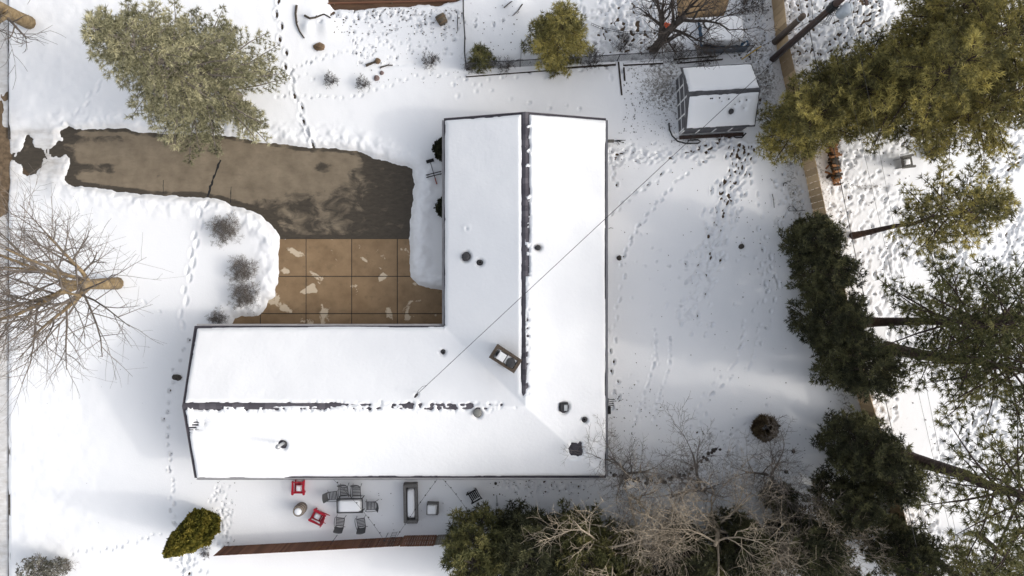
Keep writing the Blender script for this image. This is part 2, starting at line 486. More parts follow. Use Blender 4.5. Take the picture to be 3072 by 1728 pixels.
# tramples and footprints
def stamp(px, py, ang, L=0.30, Wd=0.13, depth=0.07, rim=0.25):
    x, y = W(px, py); depth = depth * 1.4
    R = L * 1.1 + 0.12
    i0 = int((x - R - gx[0]) / GAP); i1 = int((x + R - gx[0]) / GAP) + 2
    j0 = int((y - R - gy[0]) / GAP); j1 = int((y + R - gy[0]) / GAP) + 2
    if i0 < 0 or j0 < 0 or i1 > len(gx) or j1 > len(gy): return
    xs = X[j0:j1, i0:i1] - x; ys = Y[j0:j1, i0:i1] - y
    c, s = math.cos(ang), math.sin(ang)
    u = (xs * c + ys * s) / (L / 2); v = (-xs * s + ys * c) / (Wd / 2)
    d = np.sqrt(u * u + v * v)
    Z[j0:j1, i0:i1] += -depth * (1 - sstep(0.55, 1.35, d)) + depth * rim * np.exp(-((d - 1.55) / 0.3) ** 2)

def trail(pts, step=16, jit=4, depth=0.08, L=0.32, Wd=0.15, side=4, only=False, deep=0.2):
    if only:
        for i, p in enumerate(pts):
            q = pts[min(i + 1, len(pts) - 1)]; o = pts[max(i - 1, 0)]
            a = math.atan2(-(q[1] - o[1]), q[0] - o[0])
            stamp(p[0], p[1], a, L * rnd.uniform(0.9, 1.2), Wd, depth + (0.08 if rnd.random() < deep else 0))
        return
    k = 0
    for i in range(len(pts) - 1):
        (x0, y0), (x1, y1) = pts[i], pts[i + 1]
        d = math.hypot(x1 - x0, y1 - y0); n = max(1, int(d / step))
        ux, uy = (x1 - x0) / d, (y1 - y0) / d
        for j in range(n):
            t_ = (j + 0.5) / n; k += 1
            sd = side * (1 if k % 2 else -1)
            stamp(x0 + (x1 - x0) * t_ - uy * sd + rnd.uniform(-jit, jit), y0 + (y1 - y0) * t_ + ux * sd + rnd.uniform(-jit, jit),
                  math.atan2(-uy, ux) + rnd.uniform(-.3, .3), L * rnd.uniform(.8, 1.2), Wd * rnd.uniform(.85, 1.15),
                  depth * rnd.uniform(.6, 1.2) + (0.07 if rnd.random() < deep else 0))
def zz(pts, ox, oy, s): return [(ox + x / s, oy + y / s) for x, y in pts]
trail(zz([(120,15),(100,145),(150,260),(130,385),(195,515),(185,650),(260,780),(270,925),(340,1030),(360,1180),(410,1290),(450,1400)], 800, 0, 3.22), only=True, depth=0.10, L=0.42, Wd=0.2, deep=0.6)
trail(zz([(230,720),(250,860),(290,960),(350,1060),(330,1140),(390,1240),(430,1340)], 800, 0, 3.22), only=True, depth=0.05, L=0.5, Wd=0.24, deep=0)
trail(zz([(1800,330),(1750,410),(1760,510),(1700,600),(1720,670),(1670,750),(1690,840),(1640,900),(1660,970),(1610,1070),(1630,1170),(1580,1280),(1600,1380)], 0, 500, 2.8986), only=True, depth=0.07, L=0.5, Wd=0.24, deep=0)
trail(zz([(1135,40),(1105,95),(1085,160),(1040,215),(1045,290),(1020,340),(1015,410),(1008,465),(982,510),(1015,555),(1008,610),(1010,660),(1025,715),(1025,750),(1015,800),(1020,815),(1040,870)], 0, 1000, 1.99), only=True, depth=0.09, L=0.2, Wd=0.14, deep=0.5)
trail([(526,1450),(518,1480),(520,1520),(530,1560),(545,1590)], step=14, depth=0.05, side=5)
trail([(548,1600),(555,1660),(560,1728)], step=15, depth=0.06, side=6)
trail(zz([(50,935),(400,940),(700,945),(880,930),(1100,860),(1400,760),(1700,720),(1900,770),(2100,850)], 800, 0, 3.22), step=22, depth=0.06, L=0.2, Wd=0.15, side=3, deep=0)
trail(zz([(0,700),(200,720),(500,770)], 800, 0, 3.22), step=20, depth=0.05, L=0.2, Wd=0.15, side=4, deep=0)
trail(zz([(30,740),(310,650),(560,560),(800,500),(1000,450),(1250,400)], 800, 0, 3.22), step=14, depth=0.05, L=0.22, Wd=0.15, side=4, deep=0.05)
trail([(1380,232),(1480,240),(1570,230),(1690,225),(1800,215)], step=32, depth=0.06, L=0.22, Wd=0.17, side=5, deep=0)
trail([(1362,310),(1370,270),(1366,240)], step=22, depth=0.06, L=0.3, Wd=0.2, side=6, deep=0)
trail([(1410,270),(1450,265),(1500,285),(1560,310),(1620,322),(1680,328),(1760,318)], step=36, depth=0.06, L=0.24, Wd=0.18, side=5, deep=0)
trail([(215,1660),(265,1648),(310,1648),(380,1632),(440,1610),(490,1590)], step=16, depth=0.05, L=0.2, Wd=0.15, side=3, deep=0)
trail([(310,240),(270,300),(235,350)], step=22, depth=0.05, L=0.5, Wd=0.2, side=4, deep=0)
trail([(420,890),(500,950)], step=40, depth=0.05, deep=0)
# back garden: broad beaten trail
for i in range(330):
    t_ = rnd.random() ** 1.3
    cx = np.interp(t_, [0, .25, .5, .75, 1], [2232, 2190, 2150, 2110, 2070]); cy = np.interp(t_, [0, .25, .5, .75, 1], [440, 570, 690, 820, 1000])
    stamp(cx + rnd.gauss(0, 20 + 14 * t_), cy + rnd.uniform(-20, 20), math.radians(70) + rnd.gauss(0, .25), .34, .15, rnd.uniform(.05, .12) * (1 - .45 * t_) + (.06 if rnd.random() < .10 else 0))
for i in range(120):
    stamp(1825 + abs(rnd.gauss(0, 130)), 468 + rnd.gauss(0, 14), rnd.uniform(-.4, .5), .3, .15, rnd.uniform(.03, .08))
for i in range(40):
    t_ = rnd.random(); stamp(2060 + 130 * t_ + rnd.gauss(0, 14), 470 - 55 * t_ + rnd.gauss(0, 10), .4 + rnd.gauss(0, .4), .34, .16, rnd.uniform(.06, .14))
trail([(2075,520),(2030,540),(1985,590),(1935,650),(1905,690),(1880,740),(1862,780)], step=18, depth=.08, side=3, deep=.25)
trail([(2035,480),(1980,535),(1915,575),(1870,605),(1830,650)], step=20, depth=.06, side=4, deep=.15)
trail([(1862,780),(1872,850),(1850,910),(1845,990)], step=24, depth=.06, side=5, deep=.1)
trail([(1828,980),(1842,1040),(1835,1100),(1850,1160),(1845,1230)], step=22, depth=.09, side=7, deep=.25)
trail([(2255,530),(2270,600),(2285,700),(2305,790),(2330,860)], step=26, depth=.07, side=6, deep=.1)
trail([(1830,430),(1835,480),(1845,560)], step=14, depth=.08, side=4, deep=.2)
trail([(1860,785),(1950,792),(2060,790),(2190,780),(2280,770)], step=30, depth=.05, L=.2, Wd=.13, side=4, deep=.15)
trail([(2200,1110),(2120,1180),(2080,1290)], step=16, depth=.05, side=12, deep=.1)
trail([(2290,780),(2320,870),(2290,930)], step=14, depth=.05, side=16, deep=.2)
trail([(1990,1000),(1985,1100),(1955,1180),(1930,1260)], step=9, depth=.05, side=22, deep=.05)
trail([(2255,960),(2240,1050),(2215,1110)], step=9, depth=.04, side=22, deep=.05)
for i in range(70):
    stamp(rnd.uniform(1880, 2320), rnd.uniform(700, 1300), rnd.uniform(0, 3.1), .16, .1, rnd.uniform(.03, .08) + (.06 if rnd.random() < .15 else 0))
for i in range(80):
    stamp(rnd.uniform(2090, 2300), rnd.uniform(1290, 1450), rnd.uniform(0, 3.1), .2, .12, rnd.uniform(.03, .10) + (.05 if rnd.random() < .2 else 0))
# neighbour's garden behind the fence: heavily trodden
n_ = 0
while n_ < 2600:
    x_ = rnd.uniform(2480, 3080); y_ = rnd.uniform(-20, 1740)
    if x_ < 2330 + 0.2 * y_: continue
    if 2640 < x_ < 2900 and 470 < y_ < 570 and rnd.random() < .93: continue
    if vnoise(np.array(x_ / 48), np.array(y_ / 48), 2.4, 4) < .38: continue
    n_ += 1
    k_ = rnd.random(); stamp(x_, y_, math.radians(52) + rnd.gauss(0, .8), rnd.uniform(.16, .34) + (.22 if k_ < .2 else 0), rnd.uniform(.11, .19), rnd.uniform(.02, .075) + (.06 if k_ > .88 else 0))
for pts in ([(2890,560),(2760,640),(2690,690)],[(2960,620),(2880,760),(2830,900)],[(3060,640),(2960,900),(2900,1050)],[(2700,690),(2650,780),(2700,900)],[(3072,480),(2900,560),(2780,610)],[(2990,1180),(2890,1320),(2830,1420)]):
    trail(pts, step=7, depth=.06, side=9, L=.5, Wd=.2, deep=.05, jit=7)
for i in range(420):
    x_ = rnd.uniform(2360, 2640); y_ = rnd.uniform(-10, 190)
    stamp(x_, y_, math.radians(50) + rnd.gauss(0, .6), rnd.uniform(.2, .45), .15, rnd.uniform(.04, .1) + (.08 if rnd.random() < .3 else 0))
for i in range(330):
    stamp(rnd.gauss(1885, 62), rnd.gauss(80, 55), rnd.uniform(0, 3.1), rnd.uniform(.25, .5), .18, rnd.uniform(.04, .1))
for i in range(150):
    stamp(rnd.gauss(2262, 26), rnd.uniform(0, 350), rnd.uniform(0, 3.1), rnd.uniform(.15, .3), .13, rnd.uniform(.05, .16))
for i in range(60):
    stamp(rnd.gauss(1220, 110), 30 + abs(rnd.gauss(0, 30)), rnd.uniform(0, 3.1), rnd.uniform(.12, .35), .12, rnd.uniform(.06, .18))
for i in range(70):
    stamp(rnd.uniform(1060, 1380), rnd.uniform(60, 200), rnd.uniform(0, 3.1), rnd.uniform(.12, .22), .12, rnd.uniform(.03, .14))
for i in range(60):
    stamp(rnd.uniform(1500, 1760) , rnd.uniform(1440, 1480), rnd.uniform(0, 3.1), .18, .13, rnd.uniform(.05, .16))
for i in range(90):
    stamp(rnd.gauss(670, 14), rnd.uniform(1450, 1640), rnd.uniform(0, 3.1), .2, .14, rnd.uniform(.02, .07))
for i in range(60):
    stamp(rnd.uniform(2320, 2410), rnd.uniform(480, 700), math.radians(70), .22, .11, rnd.uniform(.03, .12))
for i in range(40):
    stamp(rnd.gauss(560, 30), rnd.uniform(1640, 1728), rnd.uniform(0, 3.1), .3, .2, rnd.uniform(.03, .08))

# mounds
for px_, py_, r_, h_ in ((985,80,0.55,.3),(1545,20,0.8,.25),(940,60,0.6,.15),(925,85,.35,.18)):
    x_, y_ = W(px_, py_); Z += h_ * np.exp(-((X - x_) ** 2 + (Y - y_) ** 2) / r_ ** 2)
# cleared surfaces: snow thins out and ends at a ragged edge, with ploughed banks
dA = sdf_poly(X, Y, ASPH); dB = sdf_poly(X, Y, APRON)
d = np.minimum(dA, dB)
d = d + 0.22 * (fbm(X, Y, 0.9, 4, 2) - 0.5) + 0.14 * (fbm(X, Y, 0.3, 2, 11) - 0.5) + 1.3 * (fbm(X, Y, 0.8, 4, 13) - 0.5) * sstep(290, 210, PXX)
bank = np.exp(-((d - 0.75) / 0.5) ** 2) * (fbm(X, Y, 0.6, 3, 8) * 0.28) * (0.35 + 0.65 * sstep(560, 900, PXX))
Z += bank * (d > 0) + 0.05 * np.exp(-((d - .8) / .7) ** 2) * (fbm(X, Y, .3, 2, 9) - .4)
Z += .16 * np.exp(-((d - .35) / .35) ** 2) * (fbm(X, Y, .26, 2, 4) - .5) * (d > 0)
Zc = np.where(d > 0, Z * sstep(-0.02, 0.34, d) ** 0.55, -0.06 * sstep(0, .15, -d) + 0.0)
Z = np.where(d < 0.4, Zc, Z)
ds = sdf_poly(X, Y, SOILBED) + 0.35 * (fbm(X, Y, .7, 4, 5) - .5)
Z = np.where(ds < 0.3, np.where(ds > 0, Z * sstep(0, .3, ds) ** .5, -0.05), Z)
db = sdf_poly(X, Y, STREETBARE) + 1.0 * (fbm(X, Y, .7, 4, 7) - .45)
Z = np.where(db < 0.2, np.where(db > 0, Z * sstep(0, .2, db), -0.05), Z)
# street strip on the left
kx = W(31, 0)[0]
st = sstep(kx + 0.05, kx - 0.12, X)
slush = 0.04 + 0.14 * (fbm(X, Y, 1.2, 5, 10) - 0.5) - 0.02 * sstep(700, 560, PYY) + 0.02 * sstep(900, 1400, PYY)
Z = Z * (1 - st) + slush * st
Z = np.where(Z > 0, Z * (1 - .72 * blob(140, 475, 75, 75)), Z); Z -= .05 * blob(140, 470, 70, 75) * fbm(X, Y, .5, 4, 3)
Z -= 0.045 * np.exp(-((X - kx - .06) / .05) ** 2) * sstep(600, 660, PYY)
mouth = blob(45, 490, 75, 95)
Z -= 0.34 * mouth * fbm(X, Y, .8, 4, 12) ** 1.3
dirt = np.maximum(dirt, st * 0.75)
dirt = np.maximum(dirt, blob(140, 475, 85, 80) * 1.0); dirt = np.maximum(dirt, blob(90, 400, 120, 18) * .8); dirt = np.maximum(dirt, blob(20, 480, 50, 130) * .9)
dirt = np.maximum(dirt, sstep(.6, 0, d) * .4 * (d > 0))
# bare strip against the privacy fence and thin litter strips in the beds
FENCE_R = PX([(2308,-30),(2312,0),(2330,157),(2407,497),(2426,600),(2439,650),(2500,900),(2562,1165),(2600,1290),(2640,1420),(2662,1520),(2700,1700),(2712,1760)])
df = sdf_line(X, Y, FENCE_R)
Z -= 0.16 * np.exp(-((df - .3) / .28) ** 2) * (PXX > 1536 + (np.interp(PYY, [0, 157, 497, 650, 1165, 1520, 1760], [2312, 2330, 2407, 2439, 2562, 2662, 2712]) - 1536)) * fbm(X, Y, .6, 4, 13) * 1.5
thin = np.maximum(thin, .55 * np.exp(-((df - .9) / .6) ** 2) * (df > .05) * (PXX > 2312))
for pts, wd, k in (([(2555,562),(2620,556),(2650,565)], .22, .14), ([(1800,1418),(1900,1440),(1985,1440),(2050,1418),(2110,1372)], .35, .12), ([(1480,185),(1640,178),(1850,160),(1960,150),(2240,150)], .25, .10),
                   ([(2056,398),(2200,385)], .25, .2), ([(980,45),(1005,40)], .3, .2), ([(1160,196),(1260,193)], .12, .12)):
    Z -= k * np.exp(-(sdf_line(X, Y, PX(pts)) / wd) ** 2) * (fbm(X, Y, .4, 3, 14) * 1.6)

def zs(x, y):
    i = min(max(int(round((x - gx[0]) / GAP)), 0), len(gx) - 1); j = min(max(int(round((y - gy[0]) / GAP)), 0), len(gy) - 1)
    return float(max(Z[j, i], 0.0))
def zp(px, py): return zs(*W(px, py))

ny, nx = X.shape
V = np.stack([X.ravel(), Y.ravel(), Z.ravel()], 1)
idx = np.arange(nx * ny).reshape(ny, nx)
Q = np.stack([idx[:-1, :-1].ravel(), idx[:-1, 1:].ravel(), idx[1:, 1:].ravel(), idx[1:, :-1].ravel()], 1)
keep = (Z.ravel()[Q].max(1) > -0.03)
Q = Q[keep]
# outer sheet to the horizon
B = 400.0; b0 = len(V)
x0, x1, y0, y1 = gx[0], gx[-1], gy[0], gy[-1]
V = np.vstack([V, np.array([(-B, -B, .17), (B, -B, .17), (B, y0, .17), (-B, y0, .17), (-B, y1, .17), (B, y1, .17), (B, B, .17), (-B, B, .17), (x0, y0, .17), (x0, y1, .17), (x1, y0, .17), (x1, y1, .17)])])
Q = np.vstack([Q, np.array([(0, 1, 2, 3), (4, 5, 6, 7), (3, 8, 9, 4), (10, 2, 5, 11)]) + b0])
z12 = np.zeros(12)
me = np_mesh('snow_cover', V, Q, M_SNOW, True, {'thin': np.concatenate([thin.ravel(), z12]), 'dirt': np.concatenate([dirt.ravel(), z12])})
tag(link('snow_cover', me), 'white snow lying over the lawns', None, None, 'structure')

g = MB(); g.add([(-B, -B, 0), (B, -B, 0), (B, B, 0), (-B, B, 0)], [(0, 1, 2, 3)])
tag(g.obj('ground', M_SOIL), None, None, None, 'structure')
g = MB(); xs_ = W(34, 0)[0]; g.add([(-60, -60, .004), (xs_, -60, .004), (xs_, 60, .004), (-60, 60, .004)], [(0, 1, 2, 3)])
tag(g.obj('street', M_GRIT), None, None, None, 'structure')
k_ = MB()
k_.box((kx, W(0, 1200)[1], .05), (.15, 24, .12)); k_.box((kx, W(0, 130)[1], .05), (.15, 12, .12))
tag(k_.obj('kerb', M_STONE), None, None, None, 'structure')

# asphalt driveway with damp and dry areas, and the house's shadow painted in
ax = np.arange(-31.2, -5.6, .12); ay = np.arange(2.6, 10.3, .12)
AX, AY = np.meshgrid(ax, ay)
ad = np.minimum(sdf_poly(AX, AY, ASPH), sdf_poly(AX, AY, STREETBARE))
apx = AX * 48 + 1536; apy = 864 - AY * 48
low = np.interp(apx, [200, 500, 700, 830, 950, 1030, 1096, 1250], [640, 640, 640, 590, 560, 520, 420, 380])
wet = 0.5 * sstep(-30, 60, apy - low) + .25 * sstep(1080, 1110, apx)  # damp lower part; east end also darkened to paint the house's cast shadow
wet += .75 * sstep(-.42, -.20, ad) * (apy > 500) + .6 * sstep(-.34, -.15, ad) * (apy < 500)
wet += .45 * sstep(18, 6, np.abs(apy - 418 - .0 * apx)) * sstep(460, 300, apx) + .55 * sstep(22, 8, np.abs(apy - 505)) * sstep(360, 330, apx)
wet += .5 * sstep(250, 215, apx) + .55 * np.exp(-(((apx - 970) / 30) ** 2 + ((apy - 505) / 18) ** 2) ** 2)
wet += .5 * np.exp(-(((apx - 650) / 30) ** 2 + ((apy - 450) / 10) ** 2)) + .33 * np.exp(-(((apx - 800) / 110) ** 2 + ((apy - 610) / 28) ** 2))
ai = np.arange(AX.size).reshape(AX.shape)
aq = np.stack([ai[:-1, :-1].ravel(), ai[:-1, 1:].ravel(), ai[1:, 1:].ravel(), ai[1:, :-1].ravel()], 1)
aq = aq[(ad.ravel()[aq].min(1) < .5) & (AY.ravel()[aq].min(1) > W(0, 716)[1] - .02)]
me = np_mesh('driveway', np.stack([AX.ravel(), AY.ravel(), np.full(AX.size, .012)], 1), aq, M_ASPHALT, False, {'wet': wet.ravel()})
drive = tag(link('driveway', me), 'brown asphalt driveway with damp patches and painted house shadow', None, None, 'structure')
def strip(pts, w, z):
    m = MB(); vs = []; P = [Vector((*W(*p), z)) for p in pts]
    for i, p in enumerate(P):
        d_ = (P[min(i + 1, len(P) - 1)] - P[max(i - 1, 0)]).normalized()
        s_ = Vector((-d_.y, d_.x, 0)) * w * (0.5 + rnd.random()) * .5
        vs += [p + s_, p - s_]
    m.add(vs, [(2 * i, 2 * i + 1, 2 * i + 3, 2 * i + 2) for i in range(len(P) - 1)])
    return m
def wob(a, b, n, j):
    return [(a[0] + (b[0] - a[0]) * i / n + (rnd.uniform(-j, j) if 0 < i < n else 0), a[1] + (b[1] - a[1]) * i / n + (rnd.uniform(-j, j) if 0 < i < n else 0)) for i in range(n + 1)]
strip(wob((662,480),(640,535),8,2) + wob((639,538),(622,592),7,2), .11, .0145).obj('crack', M_BLACK, drive)
strip(wob((694,560),(692,608),5,1), .05, .0145).obj('crack', M_BLACK, drive)
strip(wob((490,540),(490,580),4,1), .03, .0145).obj('crack', M_BLACK, drive)

apron = bpy.data.objects.new('concrete_apron', None); C.objects.link(apron)
tag(apron, 'tan concrete slabs in front of the house', None, None, 'structure')
cols = [643, 781, 918, 1055, 1192, 1350]; rows = [716, 829, 941, 1020]
slabs = {}
for r_ in range(3):
    for c_ in range(5):
        if c_ == 0 and r_ < 2: continue
        (xa, ya), (xb, yb) = W(cols[c_], rows[r_]), W(cols[c_ + 1], rows[r_ + 1])
        sx = xb - xa - .045; sy = ya - yb - .045
        key = (round(sx, 2), round(sy, 2))
        if key not in slabs:
            b_ = .012; m = MB()
            m.add([(-sx/2, -sy/2, -.08), (sx/2, -sy/2, -.08), (sx/2, sy/2, -.08), (-sx/2, sy/2, -.08), (-sx/2, -sy/2, -b_), (sx/2, -sy/2, -b_), (sx/2, sy/2, -b_), (-sx/2, sy/2, -b_),
                   (-sx/2+b_, -sy/2+b_, 0), (sx/2-b_, -sy/2+b_, 0), (sx/2-b_, sy/2-b_, 0), (-sx/2+b_, sy/2-b_, 0)],
                  [(3,2,1,0),(0,1,5,4),(1,2,6,5),(2,3,7,6),(3,0,4,7),(4,5,9,8),(5,6,10,9),(6,7,11,10),(7,4,8,11),(8,9,10,11)])
            slabs[key] = m.mesh('slab', M_CONC)
        o = link('slab', slabs[key], apron); o.location = ((xa + xb) / 2, (ya + yb) / 2, .018 + rnd.uniform(-.002, .002))
m = MB(); (xa, ya), (xb, yb) = W(640, 712), W(1352, 1022)
m.add([(xa, yb, .004), (xb, yb, .004), (xb, ya, .004), (xa, ya, .004)], [(0, 1, 2, 3)]); m.obj('joint_bed', M_BLACK, apron)

# ------------------------------------------------------------------ house
xw, xe, xg = -4.02, 5.55, -18.70
yN, ys_, yn2 = 9.98, -11.21, -2.24
xr, yr = (xw + xe) / 2, (ys_ + yn2) / 2
ze, zr = 2.5, 4.1
pN = (zr - ze) / (xe - xr); pS = (zr - ze) / (yr - ys_)
def roofz(x, y):
    Wp = ze + (x - xw) * pN; Ep = ze + (xe - x) * pN; Np = ze + (yn2 - y) * pS; Sp = ze + (y - ys_) * pS
    return np.maximum(np.minimum(np.minimum(Wp, Ep), Sp), np.minimum(np.minimum(Np, Sp), Ep))
house = thing('house', 'L-shaped ranch house with a snow-covered gable roof', 'house')
ov = .55
fp = [(xw + ov, yN - .3), (xw + ov, yn2 - ov), (xg + .3, yn2 - ov), (xg + .3, ys_ + ov), (xe - ov, ys_ + ov), (xe - ov, yN - .3)]
m = MB(); m.prism(fp, -.02, 2.52)
for (a, b_, c_) in (((xw + ov, yN - .3), (xe - ov, yN - .3), (xr, yN - .3)),):
    m.add([(a[0], a[1], 2.53), (b_[0], b_[1], 2.53), (c_[0], c_[1], 3.9), (a[0], a[1] - .2, 2.53), (b_[0], b_[1] - .2, 2.53), (c_[0], c_[1] - .2, 3.9)], [(1, 0, 2), (3, 4, 5), (0, 3, 5, 2), (4, 1, 2, 5), (0, 1, 4, 3)])
m.add([(xg + .3, yn2 - ov, 2.53), (xg + .3, ys_ + ov, 2.53), (xg + .3, yr, 3.9), (xg + .5, yn2 - ov, 2.53), (xg + .5, ys_ + ov, 2.53), (xg + .5, yr, 3.9)], [(0, 1, 2), (4, 3, 5), (3, 0, 2, 5), (1, 4, 5, 2), (0, 3, 4, 1)])
m.obj('wall', M_WALL, house)
A_, B_, C_, D_, E_, F_, G_, H_, J_ = (xr, yN, zr), (xe, yN, ze), (xe, ys_, ze), (xg, ys_, ze), (xg, yr, zr), (xg, yn2, ze), (xw, yn2, ze), (xw, yN, ze), (xr, yr, zr)
top = [A_, B_, C_, D_, E_, F_, G_, H_, J_]
m = MB()
m.add(top + [(x, y, z - .16) for x, y, z in top], [(7, 6, 8, 0), (0, 8, 2, 1), (4, 3, 2, 8), (5, 4, 8, 6)] + [tuple(i + 9 for i in reversed(f_)) for f_ in [(7, 6, 8, 0), (0, 8, 2, 1), (4, 3, 2, 8), (5, 4, 8, 6)]] +
      [(i, (i + 1) % 8, (i + 1) % 8 + 9, i + 9)[::-1] for i in range(8)])
roof = m.obj('roof', M_SHING, house)
# gutters along the eaves, dark rake boards on the gables
def gut(p, q, n):
    m = MB(); p = Vector(p); q = Vector(q); n = Vector(n); d_ = (q - p)
    prof = [(0.005, -.02), (.11, -.02), (.12, -.10), (.09, -.14), (.005, -.14), (.005, -.12), (.075, -.12), (.10, -.095), (.098, -.03), (.005, -.03)]
    vs = [p + n * a + Vector((0, 0, b)) for a, b in prof] + [q + n * a + Vector((0, 0, b)) for a, b in prof]
    k = len(prof)
    # open trough
    m.add(vs, [(i, i + 1, i + 1 + k, i + k) for i in range(1, k - 2)] + [tuple(range(k - 1, -1, -1)), tuple(range(k, 2 * k))])
    m.v = m.v; return m.obj('gutter', M_GUTTER, house)
gut((xw, yN - .05, ze), (xw, yn2 + .01, ze), (-1, 0, 0)); gut((xe, yN - .05, ze), (xe, ys_ + .05, ze), (1, 0, 0))
gut((xg + .05, ys_, ze), (xe - .05, ys_, ze), (0, -1, 0)); gut((xg + .05, yn2, ze), (xw - .13, yn2, ze), (0, 1, 0))
def board3(p, q, n, w, h):
    p = Vector(p); q = Vector(q); n = Vector(n) * w; u = Vector((0, 0, h))
    m = MB(); m.add([p, q, q + n, p + n, p + u, q + u, q + n + u, p + n + u], [(3, 2, 1, 0), (4, 5, 6, 7), (0, 1, 5, 4), (1, 2, 6, 5), (2, 3, 7, 6), (3, 0, 4, 7)])
    m.obj('rake_board', M_FASCIA, house)
e = .004
board3((xw, yN + e, ze - .17), (xr, yN + e, zr - .17), (0, 1, 0), .03, .19); board3((xr + .001, yN + e, zr - .17), (xe, yN + e, ze - .17), (0, 1, 0), .03, .19)
board3((xg - e, ys_, ze - .17), (xg - e, yr, zr - .17), (-1, 0, 0), .03, .19); board3((xg - e, yr + .001, zr - .17), (xg - e, yn2, ze - .17), (-1, 0, 0), .03, .19)
# ridge cap shingles, one by one
def cap_mesh(L, w, pitch):
    m = MB(); dz = w * pitch; th = .018; lift = .012
    vs = []
    for i, l in enumerate((0, L)):
        up = lift if i == 0 else 0
        vs += [(-w, l, -dz + up), (0, l, up + .004), (w, l, -dz + up), (w, l, -dz + up + th), (0, l, up + th + .004), (-w, l, -dz + up + th)]
    m.add(vs, [(5, 4, 3, 2, 1, 0)[::-1], (6, 7, 8, 9, 10, 11)[::-1], (4, 5, 11, 10)[::-1], (3, 4, 10, 9)[::-1], (5, 0, 6, 11)[::-1], (2, 3, 9, 8)[::-1], (0, 1, 7, 6)[::-1], (1, 2, 8, 7)[::-1]])
    return m.mesh('ridge_cap', M_RIDGE)
cm = cap_mesh(.36, .17, pN)
y_ = yN - .33
while y_ > yr + .2:
    o = link('ridge_cap', cm, roof); o.location = (xr, y_, zr + .02); o.rotation_euler.z = rnd.uniform(-.012, .012); y_ -= .31
x_ = xg + .33
while x_ < xr - .2:
    o = link('ridge_cap', cm, roof); o.location = (x_, yr, zr + .02); o.rotation_euler.z = math.pi / 2 + rnd.uniform(-.012, .012); x_ += .31

def on_roof(px, py, dz=0.0):
    z = 3.2
    for _ in range(6):
        x, y = W(px, py, z + dz); z = float(roofz(np.array(x), np.array(y)))
    return x, y, z
MELT = [(1398,770,.27),(1440,787,.17),(1614,743,.16),(1329,1057,.13),(1252,1183,.05),(1432,1240,.27),(1692,1222,.31),(1753,1259,.16),(848,1332,.27),(1400,686,.03),(1514,1076,.36)]
# snow on the roof
q = .055
rx_ = np.arange(xg - .02, xe + .03, q); ry_ = np.arange(ys_ - .02, yN + .03, q)
RX, RY = np.meshgrid(rx_, ry_)
n_a = fbm(RX, RY, .5, 3, 2); n_b = fbm(RX, RY, .22, 2, 6); n_c = fbm(RX, RY, 1.6, 3, 9)
inf = 9.0
inN = RY > yn2
dW = np.where(inN, RX - xw, inf); dE = xe - RX; dS = RY - ys_; dN = np.where(RX < xw, yn2 - RY, inf)
dcorner = np.where((RX < xw) & (RY > yn2), -1, inf)
dRn = yN - RY; dRw = RX - xg
inset_S = np.interp(RX, [xg, -13.5, -13, xe], [.03, .03, .13, .15]); inset_E = np.interp(RY, [ys_, 0, 6, yN], [.05, .07, .10, .05])
inset_Nn = np.interp(RX, [xg, -14, xw], [.12, .10, .07])
ed = np.minimum.reduce([dW - .09, dE - inset_E, dS - inset_S, dN - inset_Nn, dRn - .13, dRw - .12, dcorner]) + .05 * (n_a - .5) + .10 * (fbm(RX, RY, 2.2, 3, 15) - .5)
def soft(e, h=.15, w=.26): return np.where(e > 0, h * np.sqrt(np.clip(e / w, 0, 1) * (2 - np.clip(e / w, 0, 1))), e * .7)
T = soft(ed)
# gable corner drifts: snow pulls back from the west rake
u = RX - xr; s = yN - RY
left = np.where((RY > yr - .1), .105 + .05 * (n_a - .5) - np.abs(u + .125), -1)
left -= .6 * sstep(15.9, 16.6, s); left += .05 * sstep(13.8, 14.6, s) * sstep(15.6, 15.0, s)
hr = np.where(s < 9.3, .13 + .12 * (n_a - .5) - .30 * sstep(.62, .75, n_b), np.where(s < 11.5, -.02 + .5 * (n_b - .52), -.04 + .55 * (n_b - .50)))
right = np.where((RY > yr - .1), hr - np.abs(u - .10), -1) - .6 * sstep(15.9, 16.6, s)
u2 = RY - yr; s2 = RX - xg
onS = RX < xr - .15
lt = np.interp(s2, [0, 5.5, 9, 10.5, 15, 18, 19.4], [.11, .10, .075, -.01, -.03, -.06, -.3]) + np.interp(s2, [0, 6, 9, 12], [.05, .1, .22, .5]) * (n_b - .5)
l2 = np.where(onS, lt - np.abs(u2 - .11), -1)
lb = np.interp(s2, [0, 4.8, 5.6, 7, 16, 18.6, 19.4], [.12, .12, -.03, -.01, -.02, -.05, -.3]) + np.interp(s2, [0, 4, 6, 19], [.10, .22, .55, .55]) * (n_b - .5) - .28 * sstep(.64, .76, n_a) * (s2 < 6)
r2 = np.where(onS, lb - np.abs(u2 + .10), -1)
bare = np.maximum.reduce([left, right, l2, r2])
wb = np.where(bare > -.16, -bare, .3)
T = np.minimum(T, np.where(wb > 0, .15 * np.sqrt(np.clip(wb / .16, 0, 1)), wb * .7))
for px_, py_, r_ in MELT:
    x_, y_, z_ = on_roof(px_, py_)
    dd = np.hypot(RX - x_, RY - y_) - r_ + .07 * (n_a - .5) + .08 * (n_b - .5)
    T = np.minimum(T, np.where(dd > 0, .15 * np.sqrt(np.clip(dd / .16, 0, 1)), dd))
x_, y_, z_ = on_roof(1730, 1347)
dd = np.maximum(np.abs(RX - x_) - .34, np.abs(RY - y_) - .40) + .35 * (n_b - .5) + .2 * (n_a - .5)
T = np.minimum(T, np.where(dd > 0, .15 * np.sqrt(np.clip(dd / .3, 0, 1)), dd))
x_, y_, z_ = on_roof(592, 1276)
